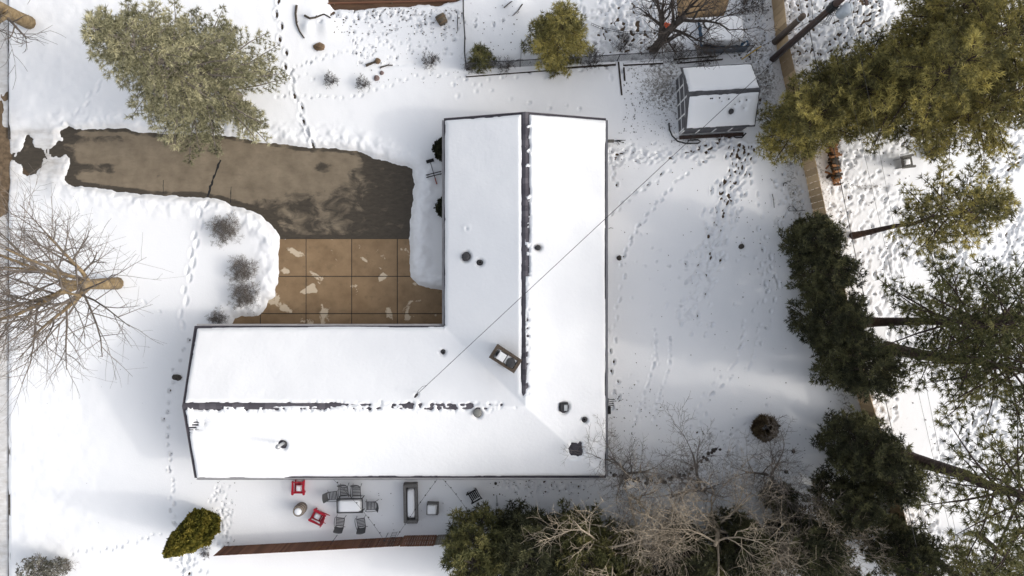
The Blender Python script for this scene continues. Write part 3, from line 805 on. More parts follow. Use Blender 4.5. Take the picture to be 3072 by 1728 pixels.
pat = np.exp(-(((RX - x_) * .8 + (RY - y_) * .5) / .55) ** 2 - ((-(RX - x_) * .5 + (RY - y_) * .8) / .30) ** 2)
row = np.abs(((RY / .16) % 1) - .5) * 2
T = T - pat * (.11 + .20 * (row > .45) * (n_b > .44))
n_d = fbm(RX, RY, 4.0, 3, 12); T = np.where(T > .03, T + .05 * (n_c - .5) + .10 * (n_d - .5) * sstep(.03, .12, T), T)
# little drifts and dips
x_, y_, z_ = on_roof(1400, 684)
T += .07 * np.exp(-((RX - x_) ** 2 + (RY - y_) ** 2) / .04) - .0
T = np.clip(T, -.05, .3)
RZ = roofz(RX, RY) + T
ri = np.arange(RX.size).reshape(RX.shape)
rq = np.stack([ri[:-1, :-1].ravel(), ri[:-1, 1:].ravel(), ri[1:, 1:].ravel(), ri[1:, :-1].ravel()], 1)
rq = rq[(T.ravel()[rq].max(1) > -.025) & (dcorner.ravel()[rq].min(1) > 0)]
used = np.zeros(RX.size, bool); used[rq.ravel()] = True
remap = np.cumsum(used) - 1
me = np_mesh('roof_snow', np.stack([RX.ravel(), RY.ravel(), RZ.ravel()], 1)[used], remap[rq], M_RSNOW, True)
link('roof_snow', me, roof)
def snow_top(x, y):
    i = int(round((x - rx_[0]) / q)); j = int(round((y - ry_[0]) / q)); return float(RZ[j, i])

# roof fittings (parts of the house)
def fit(name, px, py, dz, build):
    x, y, z = on_roof(px, py, dz)
    return build(x, y, z)
def pipe_vent(px, py, r=.055, h=.32):
    x, y, z = on_roof(px, py, h)
    m = MB(); m.lathe([(r * 2.6, -.10), (r * 2.6, .015), (r * 1.5, .05), (r * 1.25, .12), (r * 1.2, h), (r * .75, h), (r * .7, h - .2)], 14, (x, y, z))
    o = m.obj('vent_pipe', M_DARKMETAL, house, True)
    m = MB(); m.lathe([(.01, h - .12), (r * .72, h - .12), (r * .72, h - .11), (.01, h - .11)], 12, (x, y, z)); m.obj('pipe_bore', M_BLACK, o)
def hood_vent(px, py, r, h, mat, capmat, n=8):
    x, y, z = on_roof(px, py, h * .7)
    m = MB(); m.lathe([(r * .75, -.12), (r * .75, h * .7), (r * .7, h * .72)], n, (x, y, z)); o = m.obj('roof_vent', mat, house)
    m = MB(); m.lathe([(r, h * .62), (r * 1.02, h * .72), (r * .9, h * .9), (r * .45, h), (.02, h * 1.02)], n, (x, y, z)); m.obj('vent_hood', capmat, o, n > 10)
hood_vent(1398, 770, .24, .36, M_DARKMETAL, M_DARKMETAL, 8)
hood_vent(1614, 743, .17, .3, M_DARKMETAL, M_DARKMETAL, 7)
pipe_vent(1440, 787, .085, .28); pipe_vent(1329, 1057, .065, .28); pipe_vent(1753, 1259, .085, .3)
hood_vent(1432, 1239, .24, .34, M_DARKMETAL, simple('zinc_dull', (0.20, 0.20, 0.185), .6, .15, 4), 20)
x, y, z = on_roof(1692, 1222, .3)
m = MB(); m.box((x, y, z + .06), (.5, .5, .36)); o = m.obj('roof_vent', M_DARKMETAL, house)
m = MB(); m.box((x + .03, y, z + .30), (.44, .40, .03), ry=.12); m.obj('vent_lid', M_DARKMETAL, o)
m = MB(); m.box((x + .10, y - .02, z + .345), (.20, .34, .03), ry=.12); m.obj('vent_lid_light', M_METAL, o)
x, y, z = on_roof(852, 1328, 0)
m = MB(); m.tube([(x, y, z - .1), (x, y, z + 1.05)], [.085, .085], 14); o = m.obj('flue_pipe', M_METAL, house, True)
m = MB(); m.lathe([(.14, 1.0), (.15, 1.03), (.15, 1.10), (.03, 1.22)], 14, (x, y, z)); m.obj('rain_cap', M_METAL, o, True)
m = MB(); m.lathe([(.2, -.02), (.2, .015), (.11, .07), (.09, .10)], 14, (x, y, z)); m.obj('flashing', M_DARKMETAL, o)
# service mast with the weather head
x, y, z = on_roof(1254, 1180, .4); mast_top = Vector((x, y, z + .75))
m = MB(); m.tube([(x, y, z - .2), (x, y, z + .7)], .035, 8); o = m.obj('service_mast', M_METAL, house, True)
m = MB(); m.tube([(x, y, z + .64), (x - .02, y - .02, z + .78), (x - .08, y - .10, z + .80), (x - .14, y - .17, z + .72)], [.06, .075, .07, .05], 8); m.obj('weather_head', M_DARKMETAL, o, True)
m = MB(); m.tube([(x - .1, y - .12, z + .74), (x + .05, y + .2, z + .62), (x + .28, y + .42, z + .68), (x + .5, y + .5, z + .8)], .012, 5); m.obj('drip_loop', M_WIRE, o)
# chimney
cx, cy = W(1516.5, 1076.5, 4.95)
ca = math.atan2(-(1081 - 1034), 1565 - 1491)
CH = 1.66; CW = .86; zt = 4.95
Rz = Matrix.Translation((cx, cy, 0)) @ Matrix.Rotation(ca, 4, 'Z')
def rb(m, c, d): m.box(Rz @ Vector(c), d, rz=ca)
m = MB(); rb(m, (0, 0, (3.2 + zt - .1) / 2), (CH - .10, CW - .10, zt - .1 - 3.2)); chim = m.obj('chimney', M_CHIM, house)
m = MB(); rb(m, (0, CW / 2 - .08, zt - .04), (CH, .16, .13)); rb(m, (0, -CW / 2 + .08, zt - .04), (CH, .16, .13)); rb(m, (CH / 2 - .09, 0, zt - .042), (.18, CW - .32, .13)); rb(m, (-CH / 2 + .09, 0, zt - .042), (.18, CW - .32, .13))
m.obj('crown_rim', M_CHIM, chim)
m = MB(); rb(m, (0, 0, zt - .10), (CH - .36, CW - .32, .03)); m.obj('crown', M_FLUE, chim)
m = MB()
for k in range(12):
    a0 = math.radians(115 + k * 11); p = Rz @ Vector((-.36 + .33 * math.cos(a0), .33 * math.sin(a0) * .8, zt - .075)); m.box(p, (.10, .12, .05), rz=ca + a0 + 1.57)
m.add([Rz @ Vector(v) for v in ((.02, -.26, zt - .08), (.60, -.26, zt - .08), (.63, .26, zt - .08), (.02, .26, zt - .08), (.05, -.23, zt - .035), (.58, -.22, zt - .035), (.60, .23, zt - .035), (.05, .23, zt - .035))],
      [(0, 1, 5, 4), (1, 2, 6, 5), (2, 3, 7, 6), (3, 0, 4, 7), (4, 5, 6, 7)])
m.obj('crown_snow', M_CAP, chim)
m = MB(); rb(m, (-.26, 0, zt + .07), (.38, .40, .30)); fl = m.obj('square_flue', M_WHITE, chim)
m = MB(); rb(m, (-.26, 0, zt + .235), (.44, .46, .03)); rb(m, (-.26, 0, zt + .262), (.34, .36, .025)); m.obj('flue_lid', M_WHITE, fl)
p = Rz @ Vector((.36, -.02, 0))
m = MB(); m.lathe([(.27, zt - .09), (.27, zt + .10), (.25, zt + .12), (.20, zt + .13), (.03, zt + .14)], 18, (p.x, p.y, 0)); m.obj('round_flue', M_FLUE, chim, True)
# ------------------------------------------------------------------ garden shed
shed_rot = math.radians(3.2)
scx, scy = 12.30, 11.42
shed = thing('garden_shed', 'dark grey garden shed with white trim and snowy gable roof', 'shed', (scx, scy, 0), shed_rot)
hw, hd = 2.12, 1.88   # roof half sizes
ww, wd = hw - .12, hd - .14
m = MB(); m.box((0, 0, 1.0), (2 * ww, 2 * wd, 2.06))
for sx in (-1, 1):
    m.add([(sx * ww, -wd, 2.03), (sx * ww, wd, 2.03), (sx * ww, 0, 3.05), (sx * (ww - .1), -wd, 2.03), (sx * (ww - .1), wd, 2.03), (sx * (ww - .1), 0, 3.05)], [(0, 1, 2), (3, 5, 4), (0, 2, 5, 3), (1, 4, 5, 2)])
m.obj('wall', M_GREYWALL, shed)
def trimbox(c, d, rx=0): 
    m = MB(); m.box(c, d, rx=rx); m.obj('trim', M_WHITE, shed)
for yy in (-wd + .06, -wd * .5, 0, wd * .5, wd - .06): trimbox((-ww - .012, yy, 1.04 if abs(yy) > .1 else 1.4), (.03, .09, 2.06 if abs(yy) > .1 else 2.7))
for zz_ in (1.0, 2.02): trimbox((-ww - .018, 0, zz_), (.03, 2 * wd - .03, .08))
for xx in (-ww + .06, -ww * .5, 0, ww * .5, ww - .06): trimbox((xx, -wd - .012, 1.02), (.09, .03, 2.0))
trimbox((0, -wd - .018, 1.92), (2 * ww - .03, .03, .09)); trimbox((0, -wd - .018, .12), (2 * ww - .03, .03, .09))
rz0, rz1 = 2.0, 3.2
m = MB()
tv = [(-hw, -hd, rz0), (hw, -hd, rz0), (hw, 0, rz1), (-hw, 0, rz1), (hw, hd, rz0), (-hw, hd, rz0)]
m.add(tv + [(x, y, z - .1) for x, y, z in tv], [(0, 1, 2, 3), (3, 2, 4, 5), (9, 8, 7, 6), (11, 10, 8, 9), (0, 6, 7, 1), (1, 7, 8, 2), (2, 8, 10, 4), (4, 10, 11, 5), (5, 11, 9, 3), (3, 9, 6, 0)])
sroof = m.obj('roof', M_SHEDROOF, shed)
def sheet_snow(parent, x0, x1, y0, y1, zf, holes, seed, inset, h=.12, st=.045):
    a = np.arange(x0, x1 + st, st); b = np.arange(y0, y1 + st, st); AX, BY = np.meshgrid(a, b)
    n1 = fbm(AX, BY, .35, 3, seed); n2 = fbm(AX, BY, 1.5, 2, seed + 1)
    e_ = np.minimum.reduce([AX - x0 - inset[0], x1 - AX - inset[1], BY - y0 - inset[2], y1 - BY - inset[3]]) + .07 * (n1 - .5)
    for hx, hy, hr in holes: e_ = np.minimum(e_, np.hypot(AX - hx, BY - hy) - hr + .05 * (n1 - .5))
    T = np.clip(np.where(e_ > 0, h * np.sqrt(np.clip(e_ / .2, 0, 1)) + .03 * (n2 - .5) * (e_ > .1), e_ * .7), -.04, .3)
    i = np.arange(AX.size).reshape(AX.shape)
    Q = np.stack([i[:-1, :-1].ravel(), i[:-1, 1:].ravel(), i[1:, 1:].ravel(), i[1:, :-1].ravel()], 1)
    Q = Q[T.ravel()[Q].max(1) > -.02]
    return link('roof_snow', np_mesh('roof_snow', np.stack([AX.ravel(), BY.ravel(), (zf(AX, BY) + T).ravel()], 1), Q, M_RSNOW, True), parent)
sl = (rz1 - rz0) / hd
sheet_snow(sroof, -hw, hw, 0.0, hd, lambda x, y: rz1 - y * sl, [], 3, (.13, .05, .13, .07))
holes = [(.55, -1.05, .13)] + [(-.75 + .02, -.32, .05), (-.62, -.32, .05), (-.2, -.32, .05), (.35, -.4, .05), (-.05, -.5, .04), (.75, -.7, .04), (1.0, -.55, .04), (1.4, -.5, .05), (1.3, -.9, .05)]
sheet_snow(sroof, -hw, hw, -hd, 0.0, lambda x, y: rz1 + y * sl, holes, 5, (.14, .06, .10, .16))
m = MB(); m.lathe([(.16, -.1), (.16, .1), (.12, .2), (.02, .24)], 8, (.55, -1.05, rz1 - 1.05 * sl)); m.obj('roof_vent', M_DARKMETAL, shed)
m = MB(); m.box((0, -hd - .08, .14), (4.0, .22, .2)); m.obj('base_step', simple('brick_step', (.055, .038, .032), .9, .35, 9), shed)

# ------------------------------------------------------------------ fences
def yaw(a, b): return math.atan2(b[1] - a[1], b[0] - a[0])
def plank_fence(name, label, pts, hgt, bw, mat, postmat, cat='fence', z0=.02, panel=2.4, rails=True, th=.022, ragged=.01):
    root = thing(name, label, cat, (pts[0][0], pts[0][1], 0))
    ox, oy = pts[0]
    bm_ = MB(); bm_.box((0, 0, hgt / 2), (bw - .014, th, hgt)); me = bm_.mesh('board', mat)
    pm = MB(); pm.box((0, 0, hgt / 2 - .225), (.09, .09, hgt - .45)); pme = pm.mesh('post', postmat)
    for i in range(len(pts) - 1):
        (xa, ya), (xb, yb) = pts[i], pts[i + 1]
        L = math.hypot(xb - xa, yb - ya); a = yaw((xa, ya), (xb, yb)); n = max(1, round(L / bw))
        nx_, ny_ = -math.sin(a), math.cos(a)
        for k in range(n):
            t_ = (k + .5) / n
            o = link('board', me, root); o.location = (xa + (xb - xa) * t_ - ox + nx_ * rnd.uniform(-.003, .003), ya + (yb - ya) * t_ - oy + ny_ * rnd.uniform(-.003, .003), z0 + rnd.uniform(-ragged, ragged))
            o.rotation_euler = (0, 0, a); o.scale.x = L / n / bw
        npst = max(1, round(L / panel))
        for k in range(npst + (1 if i == len(pts) - 2 else 0)):
            t_ = k / npst
            o = link('post', pme, root); o.location = (xa + (xb - xa) * t_ - ox - nx_ * .09, ya + (yb - ya) * t_ - oy - ny_ * .09, z0 - .02); o.rotation_euler = (0, 0, a)
        if rails:
            for zz_ in (.3, hgt * .5, hgt - .25):
                m = MB(); m.box(((xa + xb) / 2 - ox - nx_ * .035, (ya + yb) / 2 - oy - ny_ * .035, zz_), (L, .04, .09), rz=a); m.obj('rail', postmat, root)
    return root
FR = [W(*p) for p in ((2308,-40),(2330,157),(2407,497),(2439,650),(2500,900),(2562,1165),(2640,1420),(2700,1660),(2730,1790))]
# keep the smooth face towards the house (boards on the west side)
plank_fence('privacy_fence', 'tall tan wooden privacy fence along the back garden', FR[::-1], 1.9, .42, M_TAN, M_POST, panel=2.5)
f1 = [W(675, 1636), W(870, 1626), W(1040, 1617), W(1210, 1608)]
plank_fence('board_fence', 'long reddish brown board fence along the patio', f1, 1.75, .145, M_BROWN, M_POST, panel=2.2)
f2 = [W(1214, 1604), W(1312, 1602)]
plank_fence('board_fence', 'short taller reddish brown board fence panel next to the evergreen', f2, 2.05, .145, M_BROWN, M_POST, panel=2.05)
f3 = [W(1314, 1602), W(1420, 1597)]
plank_fence('board_fence', 'weathered grey board fence panel half hidden by the evergreen', f3, 1.9, .145, M_GREYBOARD, M_GREYBOARD, panel=2.2)

# sunburst ornament hanging on the patio fence
a1, b1 = W(970, 1622), W(1030, 1618)
fa = yaw(a1, b1)
sb = thing('sunburst_ornament', 'rusty half sunburst ornament hung on the brown fence', 'ornament', ((a1[0] + b1[0]) / 2, (a1[1] + b1[1]) / 2 + .05, .85), fa)
pts = [(.62 * math.cos(a), 0, .75 - .42 * math.sin(a)) for a in np.linspace(0, math.pi, 14)]
m = MB(); m.tube(pts, .022, 6); m.obj('arc', M_RUST, sb)
for k in range(9):
    a = math.radians(10 + k * 20)
    m = MB(); m.tube([(.64 * math.cos(a), 0, .73 - .42 * math.sin(a)), (1.1 * math.cos(a), 0, .73 - .72 * math.sin(a))], [.018, .010], 5); m.obj('ray', M_RUST, sb)

# chain-link fence on the north boundary
CL = [W(*p) for p in ((1400,212),(1480,207),(1560,203),(1650,198),(1740,193),(1850,186),(1960,180),(2060,174),(2160,166),(2240,160))]
def chainlink(name, label, pts, hgt, rail_r=.028):
    root = thing(name, label, 'fence', (pts[0][0], pts[0][1], 0)); ox, oy = pts[0]
    L = [(x - ox, y - oy) for x, y in pts]
    for x, y in L:
        m = MB(); m.tube([(x, y, -.02), (x, y, hgt + .03)], .032, 7); m.obj('post', M_DARKMETAL, root)
    m = MB(); m.tube([(x, y, hgt) for x, y in L], rail_r, 7); m.obj('top_rail', M_DARKMETAL, root)
    vs = []; fs = []
    mm = MB(); sp = .09; w = .0045
    for i in range(len(L) - 1):
        (xa, ya), (xb, yb) = L[i], L[i + 1]; ln = math.hypot(xb - xa, yb - ya); ux, uy = (xb - xa) / ln, (yb - ya) / ln
        n = int(ln / sp)
        for k in range(-int(hgt / sp), n):
            for sgn in (1, -1):
                s0 = k * sp; s1 = s0 + hgt; z0_, z1_ = (0.05, hgt) if sgn > 0 else (hgt, .05)
                c0 = max(0, -s0) / hgt; c1 = min(1, (ln - s0) / hgt)
                if c1 <= c0: continue
                p = [(xa + ux * (s0 + hgt * c), ya + uy * (s0 + hgt * c), z0_ + (z1_ - z0_) * c) for c in (c0, c1)]
                b = len(mm.v)
                mm.v += [(p[0][0], p[0][1], p[0][2] - w), (p[1][0], p[1][1], p[1][2] - w), (p[1][0] - uy * w, p[1][1] + ux * w, p[1][2] + w), (p[0][0] - uy * w, p[0][1] + ux * w, p[0][2] + w),
                         (p[0][0] + uy * w, p[0][1] - ux * w, p[0][2] + w), (p[1][0] + uy * w, p[1][1] - ux * w, p[1][2] + w)]
                mm.f += [(b, b + 1, b + 2, b + 3), (b + 3, b + 2, b + 5, b + 4), (b + 4, b + 5, b + 1, b)]
    o = mm.obj('wire_mesh', M_GALVWIRE, root); o['kind'] = 'stuff'
    return root
chainlink('chain_link_fence', 'grey chain-link fence running along the north boundary', CL, 1.45)
CL2 = [W(*p) for p in ((1401,214),(1396,170),(1397,120),(1393,60),(1392,-10))]
chainlink('chain_link_fence', 'chain-link fence side running up beside the tipped barrel', CL2, .9, .04)

# landscape timbers
def timber(label, a, b, w=.14, h=.17, snow=True, group='dark landscape timbers'):
    (xa, ya), (xb, yb) = W(*a), W(*b); L = math.hypot(xb - xa, yb - ya)
    cx_, cy_ = (xa + xb) / 2, (ya + yb) / 2
    o = thing('landscape_timber', label, 'timber', (cx_, cy_, 0), yaw((xa, ya), (xb, yb)), group)
    m = MB(); m.box((0, 0, h / 2), (L, w, h + .02)); m.obj('beam', M_TIMBER, o)
    if snow:
        m = MB(); m.box((0, w * .25, h + .045), (L - .04, w * .5, .05), taper=.97); m.obj('snow', M_CAP, o)
timber('long dark timber edging below the chain-link fence, longest of them', (1398, 232), (1678, 211), .13, .22)
timber('dark timber edging continuing to the corner beside the shed lawn', (1679, 206), (1846, 195), .2, .25)
timber('dark timber running towards the house at the corner', (1854, 188), (1864, 288), .10, .2, False)
timber('short dark timber stub beside the corner timber', (1870, 205), (1873, 245), .10, .2, False)
timber('dark timber in front of the vine tree', (1868, 197), (1988, 191), .16, .2)
timber('pale-topped timber behind the shed, nearest the shed roof', (2030, 192), (2165, 180), .12, .25)
timber('timber behind the shed, closer to the blue tarp', (2020, 180), (2150, 170), .12, .2)

# ------------------------------------------------------------------ trees
def tuft_mesh(name, Cn, Ax, Sz, mat, n=11, width=.16, spread=.9, seed=0, tint=None, tri=False):
    r = np.random.default_rng(seed); k = len(Cn)
    Cn = np.asarray(Cn, float); Ax = np.asarray(Ax, float); Sz = np.asarray(Sz, float)
    D = Ax[:, None, :] + spread * r.normal(size=(k, n, 3)) * np.array([1, 1, .75])
    D /= np.linalg.norm(D, axis=2, keepdims=True) + 1e-9
    sd = np.cross(D, r.normal(size=(k, n, 3))); sd /= np.linalg.norm(sd, axis=2, keepdims=True) + 1e-9
    ln = (Sz[:, None] * r.uniform(.65, 1.15, (k, n)))[..., None]
    c0 = Cn[:, None, :] + D * ln * .04
    if tri:
        V = np.stack([c0 + sd * ln * width, c0 + D * ln, c0 - sd * ln * width], 2).reshape(-1, 3); q = 3
    else:
        V = np.stack([c0, c0 + D * ln * .55 + sd * ln * width, c0 + D * ln, c0 + D * ln * .55 - sd * ln * width], 2).reshape(-1, 3); q = 4
    Q = np.arange(k * n * q).reshape(-1, q)
    if tint is None: tint = r.random(k)
    tt = np.repeat(np.clip(tint[:, None] + r.normal(0, .12, (k, n)), 0, 1).reshape(-1), q)
    return np_mesh(name, V, Q, mat, False, {'tint': tt})

def conifer(seed, h, r, cb=.12, mat=None, barkm=None, style='pine', dens=1.0, tr=.16, tuft=.34, n=10, width=.12, spread=.8):
    """returns (trunk mesh, crown mesh) of a conifer standing at the origin"""
    R = random.Random(seed); mb = MB(); Cn = []; Ax = []; Sz = []; Tn = []
    tw = .03 if h < 12 else .009
    tp = [Vector((R.uniform(-tw, tw) * z, R.uniform(-tw, tw) * z, z)) if z > .5 else Vector((0, 0, z)) for z in np.linspace(-.1, h, 9)]
    def trunk_at(z):
        f_ = np.clip((z + .1) / (h + .1) * 8, 0, 7.999); i = int(f_); return tp[i].lerp(tp[i + 1], f_ - i)
    mb.tube(tp, [max(.02, tr * (1.25 if i == 0 else 1) * (1 - i / 8.2)) for i in range(9)], 9)
    z = cb * h; sp = .55 / dens ** .5
    while z < h * .985:
        t_ = (z / h - cb) / (1 - cb)
        if style == 'pine': prof = (1 - t_) ** .55 * (.55 + .45 * min(1, t_ * 4))
        elif style == 'spruce': prof = (1 - t_) ** .75 * (.75 + .25 * min(1, t_ * 6))
        else: prof = max(.05, math.sqrt(max(0, 1 - ((t_ - .32) / .70) ** 2)))
        nl = R.randint(4, 6) if style != 'cedar' else R.randint(6, 8)
        a0 = R.uniform(0, 6.28)
        for k in range(nl):
            L = r * prof * R.uniform(.68, 1.18) + .15
            a = a0 + 6.283 * k / nl + R.uniform(-.35, .35)
            up = {'pine': .25, 'spruce': .02, 'cedar': .55}[style] + R.uniform(-.12, .12) + .5 * t_
            p0 = trunk_at(z + R.uniform(-.15, .15))
            d_ = Vector((math.cos(a), math.sin(a), up)).normalized()
            ns = 4; path = [p0]; p = p0.copy(); dd = d_.copy()
            for j in range(ns):
                dd = (dd + Vector((R.uniform(-.16, .16), R.uniform(-.16, .16), (-.10 if style != 'cedar' else .03)))).normalized()
                p = p + dd * (L / ns); path.append(p.copy())
            r0 = max(.012, .02 * L ** .9)
            mb.tube(path, [r0 * (1 - .8 * j / ns) for j in range(ns + 1)], 4, False)
            limb_t = R.random()
            s_ = .22 * L if style != 'cedar' else .35 * L
            while s_ < L:
                f_ = min(s_ / L * ns, ns - 1e-4); j = int(f_); q_ = path[j].lerp(path[j + 1], f_ - j); dv = (path[j + 1] - path[j]).normalized()
                for sd in (-1, 1):
                    if R.random() < .12: continue
                    side = Vector((-dv.y, dv.x, 0)).normalized() * sd
                    bd = (dv * R.uniform(.5, 1.0) + side * R.uniform(.5, 1.0) + Vector((0, 0, R.uniform(-.1, .25)))).normalized()
                    bl = min(.95, (L - s_) * .5 + .22) * R.uniform(.6, 1.15)
                    e_ = q_ + bd * bl
                    if bl > .3: mb.tube([q_, e_], [.010, .005], 3, False)
                    x = .3
                    while x <= 1.0:
                        c_ = q_.lerp(e_, x)
                        Cn.append(c_); Ax.append(bd * .8 + Vector((0, 0, .25))); Sz.append(tuft * R.uniform(.7, 1.2)); Tn.append(.55 * limb_t + .45 * R.random())
                        x += max(.2, .20 / bl / dens)
                s_ += .34 / dens
            Cn.append(path[-1]); Ax.append(dd); Sz.append(tuft); Tn.append(limb_t)
        z += sp * R.uniform(.8, 1.2)
    for j in range(3): Cn.append(trunk_at(h - .1 * j)); Ax.append(Vector((0, 0, 1))); Sz.append(tuft); Tn.append(.6)
    tm = mb.mesh('trunk', barkm)
    cm_ = tuft_mesh('crown', np.array([tuple(v) for v in Cn]), np.array([tuple(v) for v in Ax]), np.array(Sz), mat, n, width, spread, seed, np.array(Tn), True)
    return tm, cm_, 0

def put_tree(name, label, cat, meshes, base, lean_to=None, h=None, rz=0.0, sc=1.0, group=None, names=('trunk', 'crown'), zoff=0.0):
    """stand a tree at photo pixel 'base'; lean_to = photo pixel of its top at height h"""
    x, y = W(*base)
    o = thing(name, label, cat, (x, y, zoff), 0, group)
    if lean_to:
        tx, ty = W(lean_to[0], lean_to[1], h)
        ax = Vector((tx - x, ty - y, h)).normalized()
        qd = Vector((0, 0, 1)).rotation_difference(ax) @ Quaternion((0, 0, 1), rz)
        o.rotation_mode = 'QUATERNION'; o.rotation_quaternion = qd
    else: o.rotation_euler = (0, 0, rz)
    o.scale = (sc, sc, sc) if not hasattr(sc, '__len__') else sc
    for nm, me in zip(names, meshes[:len(names)]): link(nm, me, o)
    return o

def bare(seed, h, spread=.6, levels=4, tr=.25, nlimb=6, kids=(5, 5, 5, 4), fork=.3, mat=None, up=.35, wob_=.16, stems=1, lean=0.0, rmin=.009, ratio=.62, twigmat=None, tf=.55, lr=None):
    """leafless tree or shrub: returns (trunk mesh, twig mesh)"""
    R = random.Random(seed); A = MB(); T = MB()
    def br(p, d_, r, L, lev):
        n = 5 if lev == 0 else (4 if lev < 3 else 3)
        path = [p.copy()]; dd = d_.copy(); q_ = p.copy()
        for j in range(n):
            w = wob_ * (.35 if lev == 0 else 1)
            dd = (dd + Vector((R.gauss(0, w), R.gauss(0, w), R.gauss(0, w) + up * .22 * (lev > 0)))).normalized()
            q_ = q_ + dd * (L / n); path.append(q_.copy())
        r1 = max(rmin * .7, r * (.55 if lev == 0 else .3))
        rads = [r + (r1 - r) * j / n for j in range(n + 1)]
        sides = 10 if r > .12 else (6 if r > .035 else (4 if r > .016 else 3))
        (A if lev <= 1 else T).tube(path, rads, sides, lev == 0)
        if lev >= levels: return
        nk = nlimb if lev == 0 else kids[min(lev - 1, len(kids) - 1)]
        a0 = R.uniform(0, 6.28)
        for k in range(nk):
            t_ = (fork + (1 - fork) * (k + R.random() * .9) / nk) if lev == 0 else (.22 + .78 * (k + R.random()) / nk)
            t_ = min(t_, .999); f_ = t_ * n; j = int(f_); pp = path[j].lerp(path[j + 1], f_ - j); ax = (path[j + 1] - path[j]).normalized()
            az = a0 + k * 2.4 + R.uniform(-.4, .4)
            o1 = ax.orthogonal().normalized(); o2 = ax.cross(o1)
            ang = R.uniform(.45, .95) * (spread * 1.35 if lev == 0 else 1.0)
            nd = (ax * math.cos(ang) + (o1 * math.cos(az) + o2 * math.sin(az)) * math.sin(ang)).normalized()
            rr = max(rmin, (rads[j]) * R.uniform(.45, .65))
            br(pp, nd, rr * (.82 if lr and lev == 0 else 1), L * (lr if lr and lev == 0 else ratio) * R.uniform(.75, 1.2) * (1.15 - .45 * t_ if lev else 1.0), lev + 1)
    for s_ in range(stems):
        if stems == 1: br(Vector((0, 0, -.1)), Vector((0, 0, 1)), tr, h * tf, 0)
        else:
            a = 6.283 * s_ / stems + R.uniform(-.4, .4); tl = R.uniform(.1, lean)
            br(Vector((.06 * math.cos(a), .06 * math.sin(a), -.05)), Vector((math.cos(a) * tl, math.sin(a) * tl, 1)).normalized(), tr * R.uniform(.7, 1), h * .55 * R.uniform(.8, 1.1), 0)
    return A.mesh('trunk', mat, True), T.mesh('twigs', twigmat or mat)
TW = ('trunk', 'twigs')

# big pale conifer over the driveway
big = conifer(3, 15.5, 4.7, .12, M_F_PALE, M_BARK_GREY, 'spruce', 1.12, .30, .25, 20, .075, .9)
put_tree('spruce_tree', 'large pale green conifer overhanging the driveway', 'tree', big, (716, 290), (245, 66), 15.5, .4, .98)
# small open pine beyond the fence
k1 = conifer(5, 13.5, 2.7, .54, M_F_OLIVE, M_BARK_PINE, 'pine', .84, .20, .30, 22, .065, .95)
put_tree('pine_tree', 'slender pine with a bare leaning trunk beyond the tan fence', 'tree', k1, (2556, 708), (3010, 612), 13.5, .8)
# tall pines at the right edge
tp1 = conifer(7, 18, 4.3, .46, M_F_GREEN, M_BARK_PINE, 'pine', .72, .32, .32, 22, .065, .95)
tp2 = conifer(8, 19, 4.6, .46, M_F_GREEN, M_BARK_PINE, 'pine', .64, .42, .32, 22, .065, .95)
put_tree('pine_tree', 'tall pine with its trunk level across the right edge, upper of the three trunks', 'tree', tp1, (2585, 966), (3220, 955), 18, 1.0, 1.0, 'tall pines at the right edge')
put_tree('pine_tree', 'tall pine whose trunk is the middle of the three at the right edge', 'tree', tp2, (2660, 1045), (3400, 1165), 19, 2.2, .95, 'tall pines at the right edge')
put_tree('pine_tree', 'tall pine with the thickest trunk at the lower right', 'tree', tp2, (2690, 1362), (3420, 1600), 19, 4.0, 1.06, 'tall pines at the right edge')
put_tree('pine_tree', 'tall pine with its trunk leaving the bottom right corner', 'tree', tp1, (2745, 1632), (3240, 2020), 18, 3.0, .9, 'tall pines at the right edge')
put_tree('pine_tree', 'lower bushy pine filling the bottom right corner', 'tree', tp1, (2930, 1600), (3290, 1880), 11, 5.0, .60, 'tall pines at the right edge')
# olive pines, top right
u1 = conifer(11, 7.5, 2.75, .10, M_F_OLIVE, M_BARK_PINE, 'cedar', 1.05, .18, .26, 18, .075, .95)
u2 = conifer(12, 14, 4.1, .16, M_F_OLIVE, M_BARK_PINE, 'pine', 1.0, .28, .29, 20, .07, .95)
u3 = conifer(13, 12.5, 3.9, .22, M_F_OLIVE, M_BARK_PINE, 'pine', 1.0, .26, .29, 20, .07, .95)
GP = 'olive pines at the top right'
put_tree('pine_tree', 'olive green pine leaning over the shed, lowest of the top right group', 'tree', u1, (2350, 412), (2470, 335), 7.5, .3, 1.0, GP)
put_tree('pine_tree', 'olive pine rising behind the firewood stack', 'tree', u3, (2560, 330), (2940, 165), 12.5, 1.0, 1.0, GP)
put_tree('pine_tree', 'olive pine between the shed pine and the larger pines', 'tree', u1, (2490, 318), (2640, 225), 9.0, 2.2, 1.12, GP)
put_tree('pine_tree', 'tallest olive pine of the top right group, towards the corner', 'tree', u2, (2690, 290), (3190, 20), 14, 2.0, 1.0, GP)
put_tree('pine_tree', 'olive pine above the two grey garden chairs', 'tree', u3, (2740, 400), (3220, 220), 12.5, 3.5, .96, GP)
put_tree('pine_tree', 'olive pine cut off by the top edge beside the transformer', 'tree', u2, (2690, 150), (3200, -170), 14, 4.4, .8, GP)
